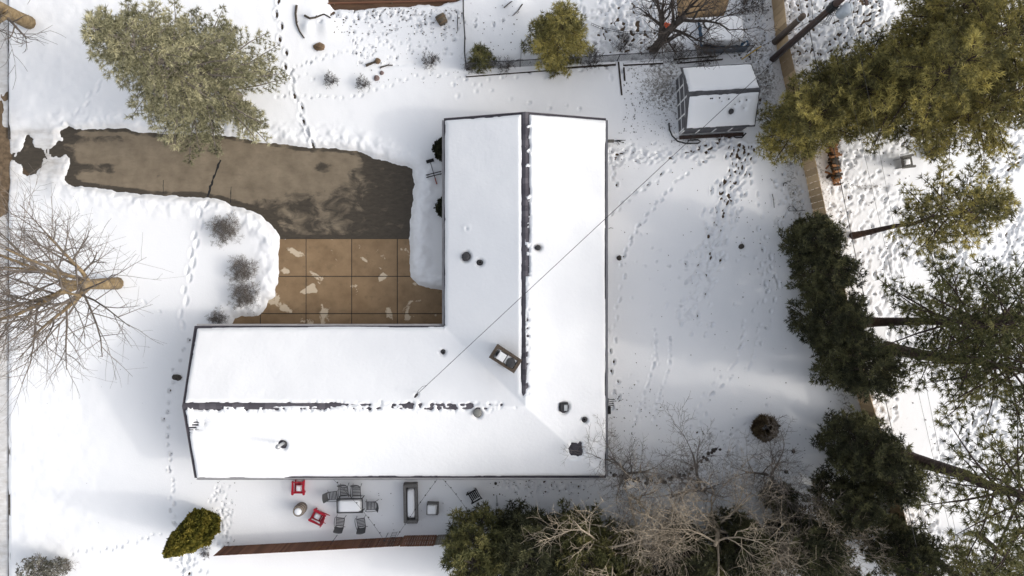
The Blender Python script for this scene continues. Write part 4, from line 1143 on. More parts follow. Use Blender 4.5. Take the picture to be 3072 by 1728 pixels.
# dark evergreens along the fence and at the bottom
c1 = conifer(21, 5.6, 2.1, .03, M_F_DARK, M_BARK_DARK, 'cedar', 1.2, .14, .27, 14, .10, 1.0)
c2 = conifer(22, 6.6, 2.3, .03, M_F_DARK, M_BARK_DARK, 'cedar', 1.15, .15, .28, 14, .10, 1.0)
GC = 'dark evergreens along the tan fence'
for lab, b, mm_, sc, rz in (
    ('dark evergreen at the north end of the fence row, nearest the bare fence stretch', (2380, 728), c1, .85, .2),
    ('dark evergreen second from the north in the fence row', (2408, 825), c1, .92, 1.2),
    ('dark evergreen in the fence row just above the upper pine trunk', (2420, 955), c2, .92, 2.4),
    ('large dark evergreen in the fence row beside the middle pine trunk', (2487, 1075), c2, 1.0, 3.6),
    ('dark evergreen in the fence row south of the short bare fence gap', (2497, 1300), c2, .95, 4.4),
    ('dark evergreen at the foot of the thickest pine trunk', (2572, 1380), c1, 1.0, 5.2),
    ('dark evergreen low in the fence row near the bare bushes', (2462, 1465), c1, .95, .9),
    ('dark evergreen at the south end of the fence row', (2612, 1590), c2, .92, 1.9)):
    put_tree('evergreen_tree', lab, 'tree', mm_, b, None, None, rz, sc, GC)
c3 = conifer(23, 5.2, 2.1, .03, M_F_GREEN, M_BARK_DARK, 'cedar', 1.2, .14, .27, 14, .10, 1.0)
GB = 'evergreens along the bottom edge'
for lab, b, mm_, sc, rz in (
    ('evergreen hiding the end of the patio fence', (1440, 1580), c3, 1.18, .2),
    ('evergreen second from the patio fence along the bottom edge', (1580, 1572), c1, 1.15, 1.2),
    ('evergreen third from the patio fence, under the tan bare branches', (1730, 1580), c3, 1.12, 2.0),
    ('dark evergreen behind the long sloping bare trunk at the bottom', (1850, 1620), c3, .9, 3.0),
    ('dark evergreen below the pale twisted branches', (2010, 1600), c1, 1.0, 4.0),
    ('dark evergreen right of the pale twisted branches', (2170, 1570), c1, .95, 5.0),
    ('evergreen cut by the bottom edge below the patio fence end', (1520, 1700), c3, .9, 2.7),
    ('evergreen cut by the bottom edge, second of the lower row', (1660, 1705), c1, .95, .4),
    ('evergreen cut by the bottom edge, third of the lower row', (1800, 1705), c3, .95, 3.3),
    ('evergreen cut by the bottom edge, fourth of the lower row', (1950, 1700), c1, .95, 1.7),
    ('evergreen cut by the bottom edge, fifth of the lower row', (2090, 1690), c3, .95, 5.5),
    ('evergreen cut by the bottom edge, sixth of the lower row', (2240, 1700), c1, .95, 2.2),
    ('evergreen cut by the bottom edge, last of the lower row', (2440, 1680), c2, .8, 4.9),
    ('small dark evergreen beside the grass clump tree', (2310, 1470), c1, .55, 2.6),
    ('dark evergreen between the bare bushes at the lower right', (2350, 1570), c2, .95, .6)):
    put_tree('evergreen_tree', lab, 'tree', mm_, b, None, None, rz, sc, GB)
# pine at the top centre and the small one left of it
pc = conifer(31, 6.6, 2.0, .06, M_F_OLIVE, M_BARK_PINE, 'pine', 1.35, .15, .26, 18, .07, .95)
put_tree('pine_tree', 'dense olive pine standing behind the chain-link fence', 'tree', pc, (1668, 165), None, None, .5, 1.0)
ps = conifer(32, 2.3, .75, .04, M_F_GREEN, M_BARK_PINE, 'spruce', 1.9, .05, .22, 14, .07, .9)
put_tree('pine_sapling', 'small bushy conifer in the corner of the chain-link fence', 'tree', ps, (1445, 190), None, None, 0, 1.0)
# leafless trees
b1 = bare(48, 16.5, .44, 4, .40, 8, (10, 8, 4), .38, M_BARK_TAN, .5, .07, ratio=.60, rmin=.006, twigmat=M_TWIG_TAN, tf=.36, lr=1.25)
put_tree('bare_tree', 'big leafless tree spreading over the street side lawn', 'tree', b1, (357, 850), (-260, 856), 16.5, .6, 1.0, None, TW)
b2 = bare(42, 14, .7, 4, .42, 7, (5, 5, 4), .25, M_BARK_TAN, .4, .15, ratio=.6, rmin=.012, twigmat=M_TWIG_TAN)
put_tree('bare_tree', 'leafless tree cut off by the top left corner', 'tree', b2, (92, 70), (-420, -170), 14, 1.4, 1.0, None, TW)
b3 = bare(43, 9.5, .75, 4, .30, 8, (6, 5, 5), .22, M_BARK_DARK, .3, .18, ratio=.62, rmin=.011)
put_tree('bare_tree', 'dark vine-wrapped leafless tree behind the shed', 'tree', b3, (1960, 152), (2150, 0), 9.5, 2.0, 1.0, None, TW)
b4 = bare(44, 6.0, .72, 4, .075, 6, (5, 4, 4), .22, M_BARK_GREY, .5, .14, 3, .55, .006, .64)
b5 = bare(45, 9.5, .85, 4, .16, 9, (6, 5, 4), .22, M_BARK_PALE, .35, .18, 1, 0, .0075, .66)
b6 = bare(46, 8.0, .7, 4, .11, 6, (5, 4, 4), .2, M_BARK_PALE, .45, .15, 2, .4, .008, .64)
GBT = 'leafless trees below the back garden'
for lab, b, top_, h_, mm_, sc, rz in (
    ('thin leafless tree reaching over the house corner', (1878, 1420), (1860, 1440), 6, b4, 1.25, .2),
    ('thin leafless tree with stems spread over the stone edging', (2100, 1470), (2060, 1420), 6, b4, 1.45, 1.6),
    ('slim leafless tree beside the round grass clump', (2310, 1425), (2340, 1390), 6, b4, 1.3, 3.2),
    ('tan leafless tree with heavy limbs at the bottom edge', (1780, 1600), (1900, 1800), 9.5, b5, 1.1, .4),
    ('pale leafless tree with twisted sunlit branches', (2130, 1545), (2250, 1680), 9.5, b5, 1.1, 2.6),
    ('leafless tree with a long sloping trunk below the house corner', (1890, 1490), (2030, 1700), 8, b6, 1.0, 1.0),
    ('leafless grey brown tree in front of the dark evergreens at the lower right', (2400, 1540), (2560, 1680), 8, b6, 1.0, 2.5),
    ('pale leafless tree spreading in front of the dark evergreens, rightmost of the pale ones', (2310, 1620), (2420, 1760), 9.5, b5, .85, 5.1),
    ('leafless tree cut by the bottom edge between the evergreens', (2260, 1660), (2400, 1840), 8, b6, .95, 4.2)):
    put_tree('bare_tree', lab, 'tree', mm_, b, top_, h_ * (sc if not hasattr(sc, '__len__') else 1), rz, sc, GBT, TW)
# leafless shrubs
s1 = bare(51, 1.5, .9, 4, .02, 6, (5, 4, 3), .12, M_BARK_GREY, .12, .15, 10, 1.15, .0045, .66)
GS = 'twiggy leafless shrubs on the front lawn'
for lab, b, sc in (('round twiggy shrub on the front lawn, nearest the driveway bend', (684, 690), 1.0), ('twiggy shrub beside the concrete apron, upper of the pair', (736, 810), .92), ('twiggy shrub beside the concrete apron, lower of the pair', (742, 885), .95), ('small twiggy shrub tucked against the house eave', (660, 955), .62)):
    put_tree('bare_shrub', lab, 'shrub', s1, b, None, None, sc * 7, sc, GS, TW)
s2 = bare(52, 1.3, .7, 3, .022, 5, (5, 4), .2, M_BARK_DARK, .3, .16, 6, .8, .007, .6)
for lab, b, sc in (('dark twiggy bush against the fence right of the olive pine', (1775, 185), 1.2), ('leafless bush behind the fence between pine and vine tree', (1865, 140), 1.1), ('thin leafless bush beside the wire gate panel', (1513, 205), .9), ('twiggy scrub growing at the foot of the olive pine', (1665, 205), .8),
                   ('low dead weeds on the bank, left of two', (995, 245), .8), ('low dead weeds on the bank, right of two', (1090, 255), .8), ('tall dry weed stalks above the stone edging', (1290, 190), .9), ('thin weeds by the small conifer', (1408, 205), .6),
                   ('tangled bush behind the tan tarp', (2240, 20), 1.6), ('brushy shrub in front of the blue tarp', (2110, 172), 1.3), ('brushy shrub on the fence line next to the vine trunk', (2030, 170), 1.2), ('small leafless bush beside the patio fence corner', (622, 1650), .6), ('little dead weed clump left of the dark log', (960, 145), .4)):
    put_tree('bare_shrub', lab, 'shrub', s2, b, None, None, sc * 5, sc, 'leafless scrub along the boundaries', TW)

# clipped and leafy shrubs
def leafy(seed, prof, nt, size, mat, n=8, width=.3, spread=.9, stem=.05, h=1.0, inner=.55):
    R = np.random.default_rng(seed)
    zt_ = R.random(nt); a = R.random(nt) * 6.283
    zz_ = np.array([p[0] for p in prof]); rr = np.array([p[1] for p in prof])
    pdf = np.interp(zt_, zz_, rr) / rr.max(); kp = R.random(nt) < np.clip(pdf + .08, 0, 1); zt_, a = zt_[kp], a[kp]; k = len(a)
    lumpy = 1 + .10 * np.sin(a * 3 + zt_ * 9) + .08 * np.sin(a * 7 - zt_ * 17) + .06 * R.normal(size=k)
    rad = np.interp(zt_, zz_, rr) * lumpy * (inner + (1 - inner) * R.random(k) ** .4)
    Cn = np.stack([rad * np.cos(a), rad * np.sin(a), zt_ * h], 1)
    Ax = np.stack([np.cos(a), np.sin(a), np.full(k, .35)], 1)
    tn = np.clip(.5 + .3 * np.sin(a * 5 + zt_ * 13) + R.normal(0, .15, k), 0, 1)
    cr = tuft_mesh('crown', Cn, Ax, np.full(k, size), mat, n, width, spread, seed, tn)
    m = MB(); m.tube([(0, 0, -.05), (0, 0, h * .5), (.02, .01, h * .93)], [stem, stem * .6, stem * .15], 7)
    return m.mesh('trunk', M_BARK_DARK), cr
arb = leafy(61, [(0, .42), (.12, .78), (.3, .88), (.55, .68), (.8, .38), (1, .06)], 5200, .20, M_F_ARB, 8, .28, .8, .09, 5.6, .62)
put_tree('arborvitae', 'tall narrow yellow green evergreen at the end of the patio fence', 'tree', arb, (628, 1562), None, None, 0, 1.0)
bx_ = leafy(62, [(0, .35), (.2, .6), (.55, .62), (.85, .42), (1, .1)], 1300, .14, M_F_BOX, 7, .3, .9, .04, 1.2, .5)
put_tree('boxwood_shrub', 'dark rounded evergreen shrub under the west eave, upper of two', 'shrub', bx_, (1342, 452), None, None, 0, 1.1, 'evergreen shrubs under the west eave')
put_tree('boxwood_shrub', 'dark rounded evergreen shrub under the west eave, lower of two', 'shrub', bx_, (1345, 625), None, None, 2, 1.0, 'evergreen shrubs under the west eave')
gr = leafy(63, [(0, .5), (.3, .68), (.7, .8), (.92, .7), (1, .45)], 1700, .26, M_F_DRY, 7, .12, .7, .04, 1.2, .35)
put_tree('grass_clump', 'round clump of dried ornamental grass on the back lawn', 'grass', gr, (2285, 1278), None, None, 0, .82)
gy_ = leafy(64, [(0, .15), (.25, .5), (.6, .95), (.85, .75), (1, .2)], 420, .15, M_F_GREY, 7, .22, .9, .03, 2.4, .1)
put_tree('leafy_shrub', 'grey green leafy shrub at the bottom left, larger of two', 'shrub', gy_, (150, 1690), None, None, 0, 1.0, 'grey green shrubs at the bottom left')
put_tree('leafy_shrub', 'grey green leafy shrub at the bottom left, smaller of two', 'shrub', gy_, (205, 1685), None, None, 2, .7, 'grey green shrubs at the bottom left')

tw_ = bare(66, 2.4, .6, 3, .03, 6, (6, 5), .2, M_BARK_GREY, .4, .14, 4, .5, .007, .62)
for o_ in [o for o in bpy.data.objects if o.name.startswith('leafy_shrub')]:
    link('stems', tw_[0], o_); link('twigs', tw_[1], o_)
# ------------------------------------------------------------------ patio furniture
PZ = .10
def snowpad(parent, c, d, rz=0.0, name='snow', puff=.04):
    """rounded slab of snow"""
    m = MB(); nx_, ny_ = 8, 8; vs = []; fs = []
    for j in range(ny_ + 1):
        for i in range(nx_ + 1):
            u = i / nx_ * 2 - 1; v = j / ny_ * 2 - 1
            k = (1 - abs(u) ** 5) * (1 - abs(v) ** 5)
            z = d[2] * math.sqrt(max(0, k)) + puff * .4 * rnd.uniform(-.2, .2) * k
            vs.append((u * d[0] / 2 * (1 - .03 * abs(v) ** 3), v * d[1] / 2 * (1 - .03 * abs(u) ** 3), z))
    for j in range(ny_):
        for i in range(nx_): a = j * (nx_ + 1) + i; fs.append((a, a + 1, a + nx_ + 2, a + nx_ + 1))
    fs.append(tuple([i for i in range(nx_, -1, -1)] + [j * (nx_ + 1) for j in range(1, ny_ + 1)] + [ny_ * (nx_ + 1) + i for i in range(1, nx_ + 1)] + [j * (nx_ + 1) + nx_ for j in range(ny_ - 1, 0, -1)]))
    Mx = Matrix.Translation(c) @ Matrix.Rotation(rz, 4, 'Z')
    m.add([Mx @ Vector(v) for v in vs], fs)
    return m.obj(name, M_CAP, parent, True)

def adirondack(name, label, px, py, rz, mat, group=None, snow=True, cat='chair'):
    """front of the chair points to local +y"""
    x, y = W(px, py, .4)
    r = thing(name, label, cat, (x, y, PZ), rz, group)
    for i in range(5):
        yy = .32 - i * .115; m = MB(); m.box((0, yy, .37 - i * .022), (.54, .105, .022), rx=.19); m.obj('seat_slat', mat, r)
    for i in range(5):
        xx = (i - 2) * .115; hh = .88 - .05 * abs(i - 2) ** 1.6; m = MB()
        m.box((xx * 1.08, -.22 - hh * .16, .28 + hh * .44), (.105, .024, hh), rx=.33, ry=(i - 2) * .035); m.obj('back_slat', mat, r)
    for zz_, yy in ((.42, -.27), (.78, -.41)):
        m = MB(); m.box((0, yy, zz_), (.60, .03, .08), rx=.33); m.obj('back_brace', mat, r)
    for s_ in (-1, 1):
        m = MB(); m.prism([(s_ * .28, -.42), (s_ * .38, -.42), (s_ * .41, .1), (s_ * .43, .40), (s_ * .37, .46), (s_ * .28, .44), (s_ * .26, .1)][::s_], .565, .59); m.obj('arm', mat, r)
        m = MB(); m.box((s_ * .31, .36, .28), (.03, .11, .57)); m.obj('leg', mat, r)
        m = MB(); m.add([(s_ * .28 + dx, yy, zz_) for dx in (-.015, .015) for yy, zz_ in ((.42, .36), (.42, .26), (-.55, 0), (-.62, .04), (-.25, .26))], [(0, 1, 2, 3, 4), (9, 8, 7, 6, 5), (0, 5, 6, 1), (1, 6, 7, 2), (2, 7, 8, 3), (3, 8, 9, 4), (4, 9, 5, 0)]); m.obj('leg', mat, r)
    m = MB(); m.box((0, .40, .30), (.58, .024, .12)); m.obj('apron', mat, r)
    if snow: snowpad(r, (0, .06, .36), (.36, .40, .14))
    return r
adirondack('adirondack_chair', 'red slatted garden chair half under the house eave', 898, 1460, math.pi, M_RED, 'red garden chairs on the patio')
adirondack('adirondack_chair', 'red slatted garden chair between the barrel and the dining table', 956, 1549, math.radians(62), M_RED, 'red garden chairs on the patio')

# barrel planter
x, y = W(909, 1519)
o = thing('barrel', 'pale wooden barrel with snow on its top on the patio', 'barrel', (x, y, PZ - .03))
H_B = 1.0
m = MB(); m.lathe([(.30, 0), (.34, .25), (.36, .5), (.345, .75), (.31, H_B), (.27, H_B), (.265, H_B - .05)], 20); m.obj('stave_body', M_BARREL, o, True)
for zz_, rr in ((.15, .333), (.38, .363), (.66, .363), (.88, .338)):
    m = MB(); m.lathe([(rr - .02, zz_ - .025), (rr, zz_ - .025), (rr, zz_ + .025), (rr - .02, zz_ + .025)], 20); m.obj('hoop', M_DARKMETAL, o, True)
m = MB(); m.lathe([(.02, H_B - .06), (.262, H_B - .06), (.262, H_B - .055)], 18); m.obj('lid', M_BARREL, o)
m = MB(); m.lathe([(.225, H_B - .05), (.22, H_B + .02), (.16, H_B + .06), (.02, H_B + .075)], 18); m.obj('snow', M_CAP, o, True)

# dining table and chairs
tx, ty = W(1050, 1516, .74); ta = math.radians(1)
tb = thing('dining_table', 'dark metal dining table covered with a slab of snow', 'table', (tx, ty, PZ), ta)
TL, TD = 1.62, .92
m = MB(); m.box((0, TD / 2 - .03, .70), (TL, .06, .04)); m.box((0, -TD / 2 + .03, .70), (TL, .06, .04)); m.box((TL / 2 - .03, 0, .70), (.06, TD - .12, .04)); m.box((-TL / 2 + .03, 0, .70), (.06, TD - .12, .04)); m.obj('frame', M_GUN, tb)
for i in range(9):
    m = MB(); m.box((0, -TD / 2 + .11 + i * .0875, .695), (TL - .12, .075, .02)); m.obj('top_slat', M_GUN, tb)
for sx in (-1, 1):
    for sy in (-1, 1):
        m = MB(); m.tube([(sx * (TL / 2 - .08), sy * (TD / 2 - .08), .68), (sx * (TL / 2 - .05), sy * (TD / 2 - .05), 0)], .03, 8); m.obj('leg', M_GUN, tb)
snowpad(tb, (0, 0, .722), (TL - .13, TD - .13, .13))

def dining_chair(label, px, py, rz, group='slatted metal chairs round the dining table'):
    """front to local +y, back to -y"""
    x, y = W(px, py, .45); r = thing('dining_chair', label, 'chair', (x, y, PZ), rz, group)
    for i in range(6):
        m = MB(); m.box((0, .23 - i * .088, .44 - .006 * i), (.46, .045, .016)); m.obj('seat_slat', M_GUN, r)
    m = MB()
    for s_ in (-1, 1): m.tube([(s_ * .245, .27, .43), (s_ * .245, -.26, .41)], .016, 6)
    m.tube([(-.245, .27, .43), (.245, .27, .43)], .014, 6); m.tube([(-.245, -.26, .41), (.245, -.26, .41)], .014, 6); m.obj('seat_frame', M_GUN, r)
    m = MB(); vs = []; fs = []
    for j in range(5):
        for i in range(7):
            u = i / 6 * 2 - 1; v = j / 4; vs.append((u * (.25 + .02 * v), -.27 - .22 * v - .05 * (1 - u * u), .44 + .48 * v))
    for j in range(4):
        for i in range(6): a = j * 7 + i; fs.append((a, a + 1, a + 8, a + 7))
    k = len(vs); vs2 = [(x_, y_ - .015, z_ - .008) for x_, y_, z_ in vs]
    m.add(vs + vs2, fs + [tuple(i + k for i in f_[::-1]) for f_ in fs] + [(28, 29, 29 + k, 28 + k), (29, 30, 30 + k, 29 + k), (30, 31, 31 + k, 30 + k), (31, 32, 32 + k, 31 + k), (32, 33, 33 + k, 32 + k), (33, 34, 34 + k, 33 + k)])
    m.obj('backrest', M_SLING, r, True)
    for s_ in (-1, 1):
        m = MB(); m.tube([(s_ * .27, -.34, .63), (s_ * .30, -.05, .655), (s_ * .31, .2, .64), (s_ * .29, .32, .60), (s_ * .27, .31, .43)], .017, 6); m.obj('arm', M_GUN, r)
        m = MB(); m.tube([(s_ * .26, .29, .44), (s_ * .28, .34, 0)], .017, 6); m.obj('leg', M_GUN, r)
        m = MB(); m.tube([(s_ * .265, -.48, .92), (s_ * .25, -.27, .42), (s_ * .27, -.42, 0)], .017, 6); m.obj('leg', M_GUN, r)
    return r
dining_chair('slatted metal chair at the left end of the table', 1000, 1486, math.radians(-84))
dining_chair('slatted metal chair behind the table, left of two', 1033, 1473, math.radians(186))
dining_chair('slatted metal chair behind the table, right of two', 1070, 1474, math.radians(181))
dining_chair('slatted metal chair at the right end of the table', 1114, 1516, math.radians(91))
dining_chair('slatted metal chair before the table, left of two', 1021, 1565, math.radians(-5))
dining_chair('slatted metal chair before the table, right of two', 1084, 1567, math.radians(9))

# wicker sofa and ottoman
x, y = W(1233, 1507, .35)
sf = thing('wicker_sofa', 'long grey wicker daybed filled with snow on the patio', 'sofa', (x, y, PZ), math.radians(1))
SW, SL, SH = .84, 2.42, .62
m = MB(); m.box((0, 0, .16), (SW, SL, .30)); m.obj('base', M_WICKER, sf)
m = MB(); m.box((-SW / 2 + .09, 0, .465), (.18, SL, .31), taper=.97); m.obj('backrest', M_WICKER, sf)
m = MB(); m.box((SW / 2 - .065, 0, .42), (.13, SL - .40, .22), taper=.97); m.obj('front_rail', M_WICKER, sf)
for s_ in (-1, 1):
    m = MB(); m.box((.09, s_ * (SL / 2 - .10), .465), (SW - .18, .20, .31), taper=.97); m.obj('arm', M_WICKER, sf)
snowpad(sf, (.03, 0, .31), (SW - .31, SL - .40, .30))
x, y = W(1298, 1525, .4)
ot = thing('wicker_ottoman', 'square grey wicker ottoman topped with snow', 'ottoman', (x, y, PZ), math.radians(-2))
m = MB(); m.box((0, 0, .20), (.72, .74, .40), taper=.97); m.obj('body', M_WICKER, ot)
m = MB(); m.box((0, 0, .42), (.72, .74, .04)); m.obj('rim', M_WICKER, ot)
snowpad(ot, (-.02, -.03, .44), (.62, .64, .16))
# black chairs
def black_chair(label, px, py, rz):
    x, y = W(px, py, .4); r = thing('slat_chair', label, 'chair', (x, y, PZ), rz, 'black slatted armchairs')
    for i in range(5): m = MB(); m.box((0, .22 - i * .11, .40 - .015 * i), (.50, .075, .02)); m.obj('seat_slat', M_BLACK, r)
    for i in range(5): m = MB(); m.box(((i - 2) * .115, -.30 - .07, .66), (.075, .02, .5), rx=.24); m.obj('back_slat', M_BLACK, r)
    m = MB(); m.box((0, -.43, .92), (.62, .04, .09), rx=.24); m.obj('top_rail', M_BLACK, r)
    for s_ in (-1, 1):
        m = MB(); m.box((s_ * .31, .0, .60), (.09, .66, .03)); m.obj('arm', M_BLACK, r)
        m = MB(); m.box((s_ * .30, .27, .30), (.06, .06, .60)); m.obj('leg', M_BLACK, r)
        m = MB(); m.box((s_ * .29, -.35, .46), (.05, .05, .96), rx=.22); m.obj('leg', M_BLACK, r)
    return r
black_chair('black slatted armchair on the patio near the roof edge', 1421, 1486, math.radians(120))
black_chair('black slatted armchair partly hidden by the evergreen', 1420, 1548, math.radians(205))

# string lights from the eave to the fence
def string(label, a, za, b, zb, n):
    A3, B3 = P3(*a, za), P3(*b, zb)
    r = thing('string_lights', label, 'string lights', A3, 0, 'string lights over the patio')
    pts = [(A3.lerp(B3, i / 16) - A3) - Vector((0, 0, .35 * 4 * (i / 16) * (1 - i / 16))) for i in range(17)]
    m = MB(); m.tube(pts, .009, 4); m.obj('cable', M_WIRE, r)
    bulb = MB(); bulb.lathe([(.018, 0), (.02, -.05), (.042, -.09), (.035, -.14), (.008, -.16)], 8); bm2 = bulb.mesh('bulb', M_DARKMETAL)
    for i in range(n):
        t_ = (i + .5) / n; o = link('bulb', bm2, r); o.location = (A3.lerp(B3, t_) - A3) - Vector((0, 0, .35 * 4 * t_ * (1 - t_)))
string('string of lights crossing above the dining table', (1001, 1439), 2.42, (1147, 1612), 1.75, 8)
string('string of lights crossing above the wicker daybed', (1312, 1437), 2.42, (1190, 1610), 1.8, 8)
string('string of lights running to the evergreen', (1328, 1437), 2.42, (1420, 1560), 1.9, 6)
# torch stakes and wire trellis by the fence
def stake(label, px, py, h, mat=M_DARKMETAL, nm='garden_stake'):
    x, y = W(px, py); r = thing(nm, label, 'stake', (x, y, 0))
    m = MB(); m.tube([(0, 0, 0), (0, 0, h)], .018, 6); m.obj('pole', mat, r)
    m = MB(); m.lathe([(.03, h - .02), (.05, h + .02), (.045, h + .10), (.015, h + .14)], 8); m.obj('head', mat, r)
stake('dark torch stake in front of the sunburst', 1014, 1602, 1.2)
stake('dark torch stake left of the wire trellis', 1166, 1596, 1.5)
x, y = W(1186, 1593); tr_ = thing('wire_trellis', 'black wire trellis leaning at the brown fence', 'trellis', (x, y, 0), .1)
for s_ in (-.15, .15): m = MB(); m.tube([(s_, 0, 0), (s_, -.10, 2.3)], .012, 5); m.obj('upright', M_WIRE, tr_)
for k in range(9):
    m = MB(); m.tube([(-.15, -.01 * k, .2 + k * .25), (.15, -.012 * k, .3 + k * .25)], .009, 4); m.obj('rung', M_WIRE, tr_)
x, y = W(1491, 1499); sp_ = thing('garden_spade', 'small spade lying on the patio snow', 'spade', (x, y, zp(1491, 1499) + .02), math.radians(-88))
m = MB(); m.tube([(-.35, 0, .02), (.15, 0, .02)], .014, 6); m.obj('handle', M_BLACK, sp_)
m = MB(); m.box((.24, 0, .015), (.2, .14, .015), taper=.8); m.obj('blade', M_METAL, sp_)

# snow pusher and sawhorse bars by the west wall
x, y = W(1302, 520); tl = thing('snow_shovel', 'black snow shovel with a red grip by the west wall', 'shovel', (x, y, zp(1302, 520)), math.radians(-74))
m = MB(); m.tube([(-.62, 0, .22), (.35, 0, .12)], .02, 6); m.obj('shaft', M_BLACK, tl)
m = MB(); m.tube([(.35, 0, .12), (.75, 0, .08)], .035, 6); m.obj('grip', simple('red_grip', (.28, .07, .05), .6, .2, 8), tl)
m = MB(); m.box((-.74, 0, .15), (.20, .48, .04), ry=.4); m.obj('blade', M_BLACK, tl)
for lab, p in (('dark bar lying across the shovel, upper of two', (1303, 523)), ('dark bar lying across the shovel, lower of two', (1304, 530))):
    x, y = W(*p); o = thing('metal_bar', lab, 'bar', (x, y, zp(*p) + .2), math.radians(14), 'dark bars by the west wall'); m = MB(); m.box((0, 0, 0), (.98, .05, .05)); m.box((-.4, 0, -.1), (.04, .04, .22)); m.box((.4, 0, -.1), (.04, .04, .22)); m.obj('rod', M_BLACK, o)

# things by the east wall
x, y = W(1836, 427); o = thing('hose_bib_box', 'dark box with cables sticking out from the east wall', 'box', (x, y, .05))
m = MB(); m.box((-.12, 0, .35), (.35, .16, .2)); m.obj('case', M_GREYPLAST, o)
for k in range(5):
    m = MB(); a = rnd.uniform(-.6, .6); m.tube([(0, 0, .35), (.25, .1 * a, .45), (.4 + .1 * k, .3 * a, .2), (.5, .4 * a, .0)], .02, 5); m.obj('cable', M_BLACK, o)
x, y = W(1822, 1203); o = thing('folding_chair', 'small black folding chair against the east wall', 'chair', (x + .1, y, .08), math.radians(-8))
for k in range(4): m = MB(); m.box((.05, .18 - k * .12, .42), (.42, .04, .02)); m.obj('seat_slat', M_BLACK, o)
for sx in (-1, 1):
    for sy in (-1, 1): m = MB(); m.box((.05 + sx * .19, sy * .2, .22), (.03, .03, .44)); m.obj('leg', M_BLACK, o)
m = MB(); m.box((-.16, 0, .65), (.03, .44, .42), ry=-.15); m.obj('backrest', M_BLACK, o)
x, y = W(1823, 1228); m = MB(); m.box((0, 0, .2), (.22, .5, .34), taper=.9); o = m.obj('storage_tub', M_BLACK); o.location = (x + .05, y, .02); tag(o, 'black tub beside the small folding chair', 'tub')

# ------------------------------------------------------------------ utility pole, wires
px0, py0 = 2316, 180
x, y = W(px0, py0); PH = 12.5
up_ = thing('utility_pole', 'tall brown utility pole with a grey transformer', 'utility pole', (x, y, 0))
m = MB(); m.tube([(0, 0, -.05), (0, 0, PH)], [.21, .15], 14); m.obj('pole', M_POLE, up_, True)
m = MB(); m.lathe([(.27, 8.35), (.29, 8.4), (.29, 9.15), (.25, 9.22), (.05, 9.27)], 18, (.48, -.30, 0)); tfm = m.obj('transformer', simple('transformer_grey', (.42, .46, .50), .5, .08, 3, 0), up_, True)
for zz_ in (8.95, 8.55): m = MB(); m.box((.26, -.16, zz_), (.32, .08, .1), rz=-.56); m.obj('bracket', M_METAL, tfm)
m = MB(); m.tube([(.48, -.1, 9.2), (.55, .05, 9.5), (.30, .12, 9.8)], .02, 6); m.obj('bushing', M_BLACK, tfm)
m = MB(); m.lathe([(.225, 8.2), (.225, 8.9), (.2, 8.92)], 12); m.obj('band', M_BLACK, up_)
m = MB(); m.box((0, 0, 11.4), (.12, 2.2, .12), rz=.3); m.obj('crossarm', M_POLE, up_)
for k in range(7):
    m = MB(); a = rnd.uniform(0, 6.28); m.tube([(.2, 0, 8.3 + .1 * k), (.3 + .3 * math.cos(a), -.4 + .3 * math.sin(a), 7.6 + .05 * k), (.35 * math.cos(a), .3 * math.sin(a), 7.1)], .012, 4); m.obj('jumper_wire', M_WIRE, up_)
m = MB(); m.tube([(-.19, .1, .1), (-.185, .1, 3.2)], .02, 5); m.obj('ground_wire', M_METAL, up_)
x, y = W(2322, 128); o = thing('pole_stub', 'shorter old grey wooden pole beside the utility pole', 'pole', (x, y, 0)); m = MB(); m.tube([(0, 0, -.05), (.05, .02, 4.4)], [.21, .17], 12); m.obj('pole', M_POLE2, o, True)
m = MB(); m.lathe([(.18, 3.9), (.185, 4.0), (.18, 4.05)], 12, (.05, .02, 0)); m.obj('band', M_METAL, o)
A3 = P3(2225, 178, .15); B3 = P3(2283, 139, 1.6)
o = thing('guy_wire', 'guy wire with a yellow guard at the foot of the pole', 'guy wire', A3); m = MB(); m.tube([(0, 0, 0), B3 - A3], .035, 8); m.obj('guard', M_YELLOW, o)
pt = Vector((W(px0, py0)[0], W(px0, py0)[1], 7.5)); m = MB(); m.tube([B3 - A3, pt - A3], .012, 5); m.obj('cable', M_WIRE, o)
def wire(label, pts, r=.012, sag=0.0, group='overhead wires'):
    A3 = Vector(pts[0]); o = thing('overhead_wire', label, 'wire', A3, 0, group); B3 = Vector(pts[-1])
    n = 20; P = [(A3.lerp(B3, i / n) - A3) - Vector((0, 0, sag * 4 * (i / n) * (1 - i / n))) for i in range(n + 1)]
    m = MB(); m.tube(P, r, 5); m.obj('cable', M_WIRE, o)
ptop = lambda z: Vector((W(px0, py0)[0], W(px0, py0)[1], z))
wire('service wire crossing the roof from the pole to the mast', [mast_top + Vector((.1, .1, .05)), ptop(8.9)], .016, .25, None)
def south(z, p, q):
    a = P3(*p, z); b = P3(*q, z); d_ = (b - a) / max(1e-6, (a.y - b.y)); e_ = a + d_ * (a.y + 24)
    return e_
wire('dark overhead wire nearest the tan fence', [ptop(5.6), south(5.6, (2482, 500), (2560, 844))], .020, .1)
wire('thin overhead wire in the middle over the neighbouring garden', [ptop(8.4), south(8.4, (2565, 562), (2656, 914))], .008, .1)
wire('thin overhead wire farthest from the tan fence', [ptop(10.2), south(10.2, (2668, 500), (2751, 935))], .008, .1)
wire('overhead wire leaving the pole towards the top edge', [ptop(6.2), ptop(6.2) + Vector((-1.2, 12, .2))], .016, .1)
wire('thin overhead wire from the old pole to the top edge', [ptop(4.3) + Vector((.2, 1.0, 0)), ptop(4.3) + Vector((-2.0, 12, .4))], .012, .1)

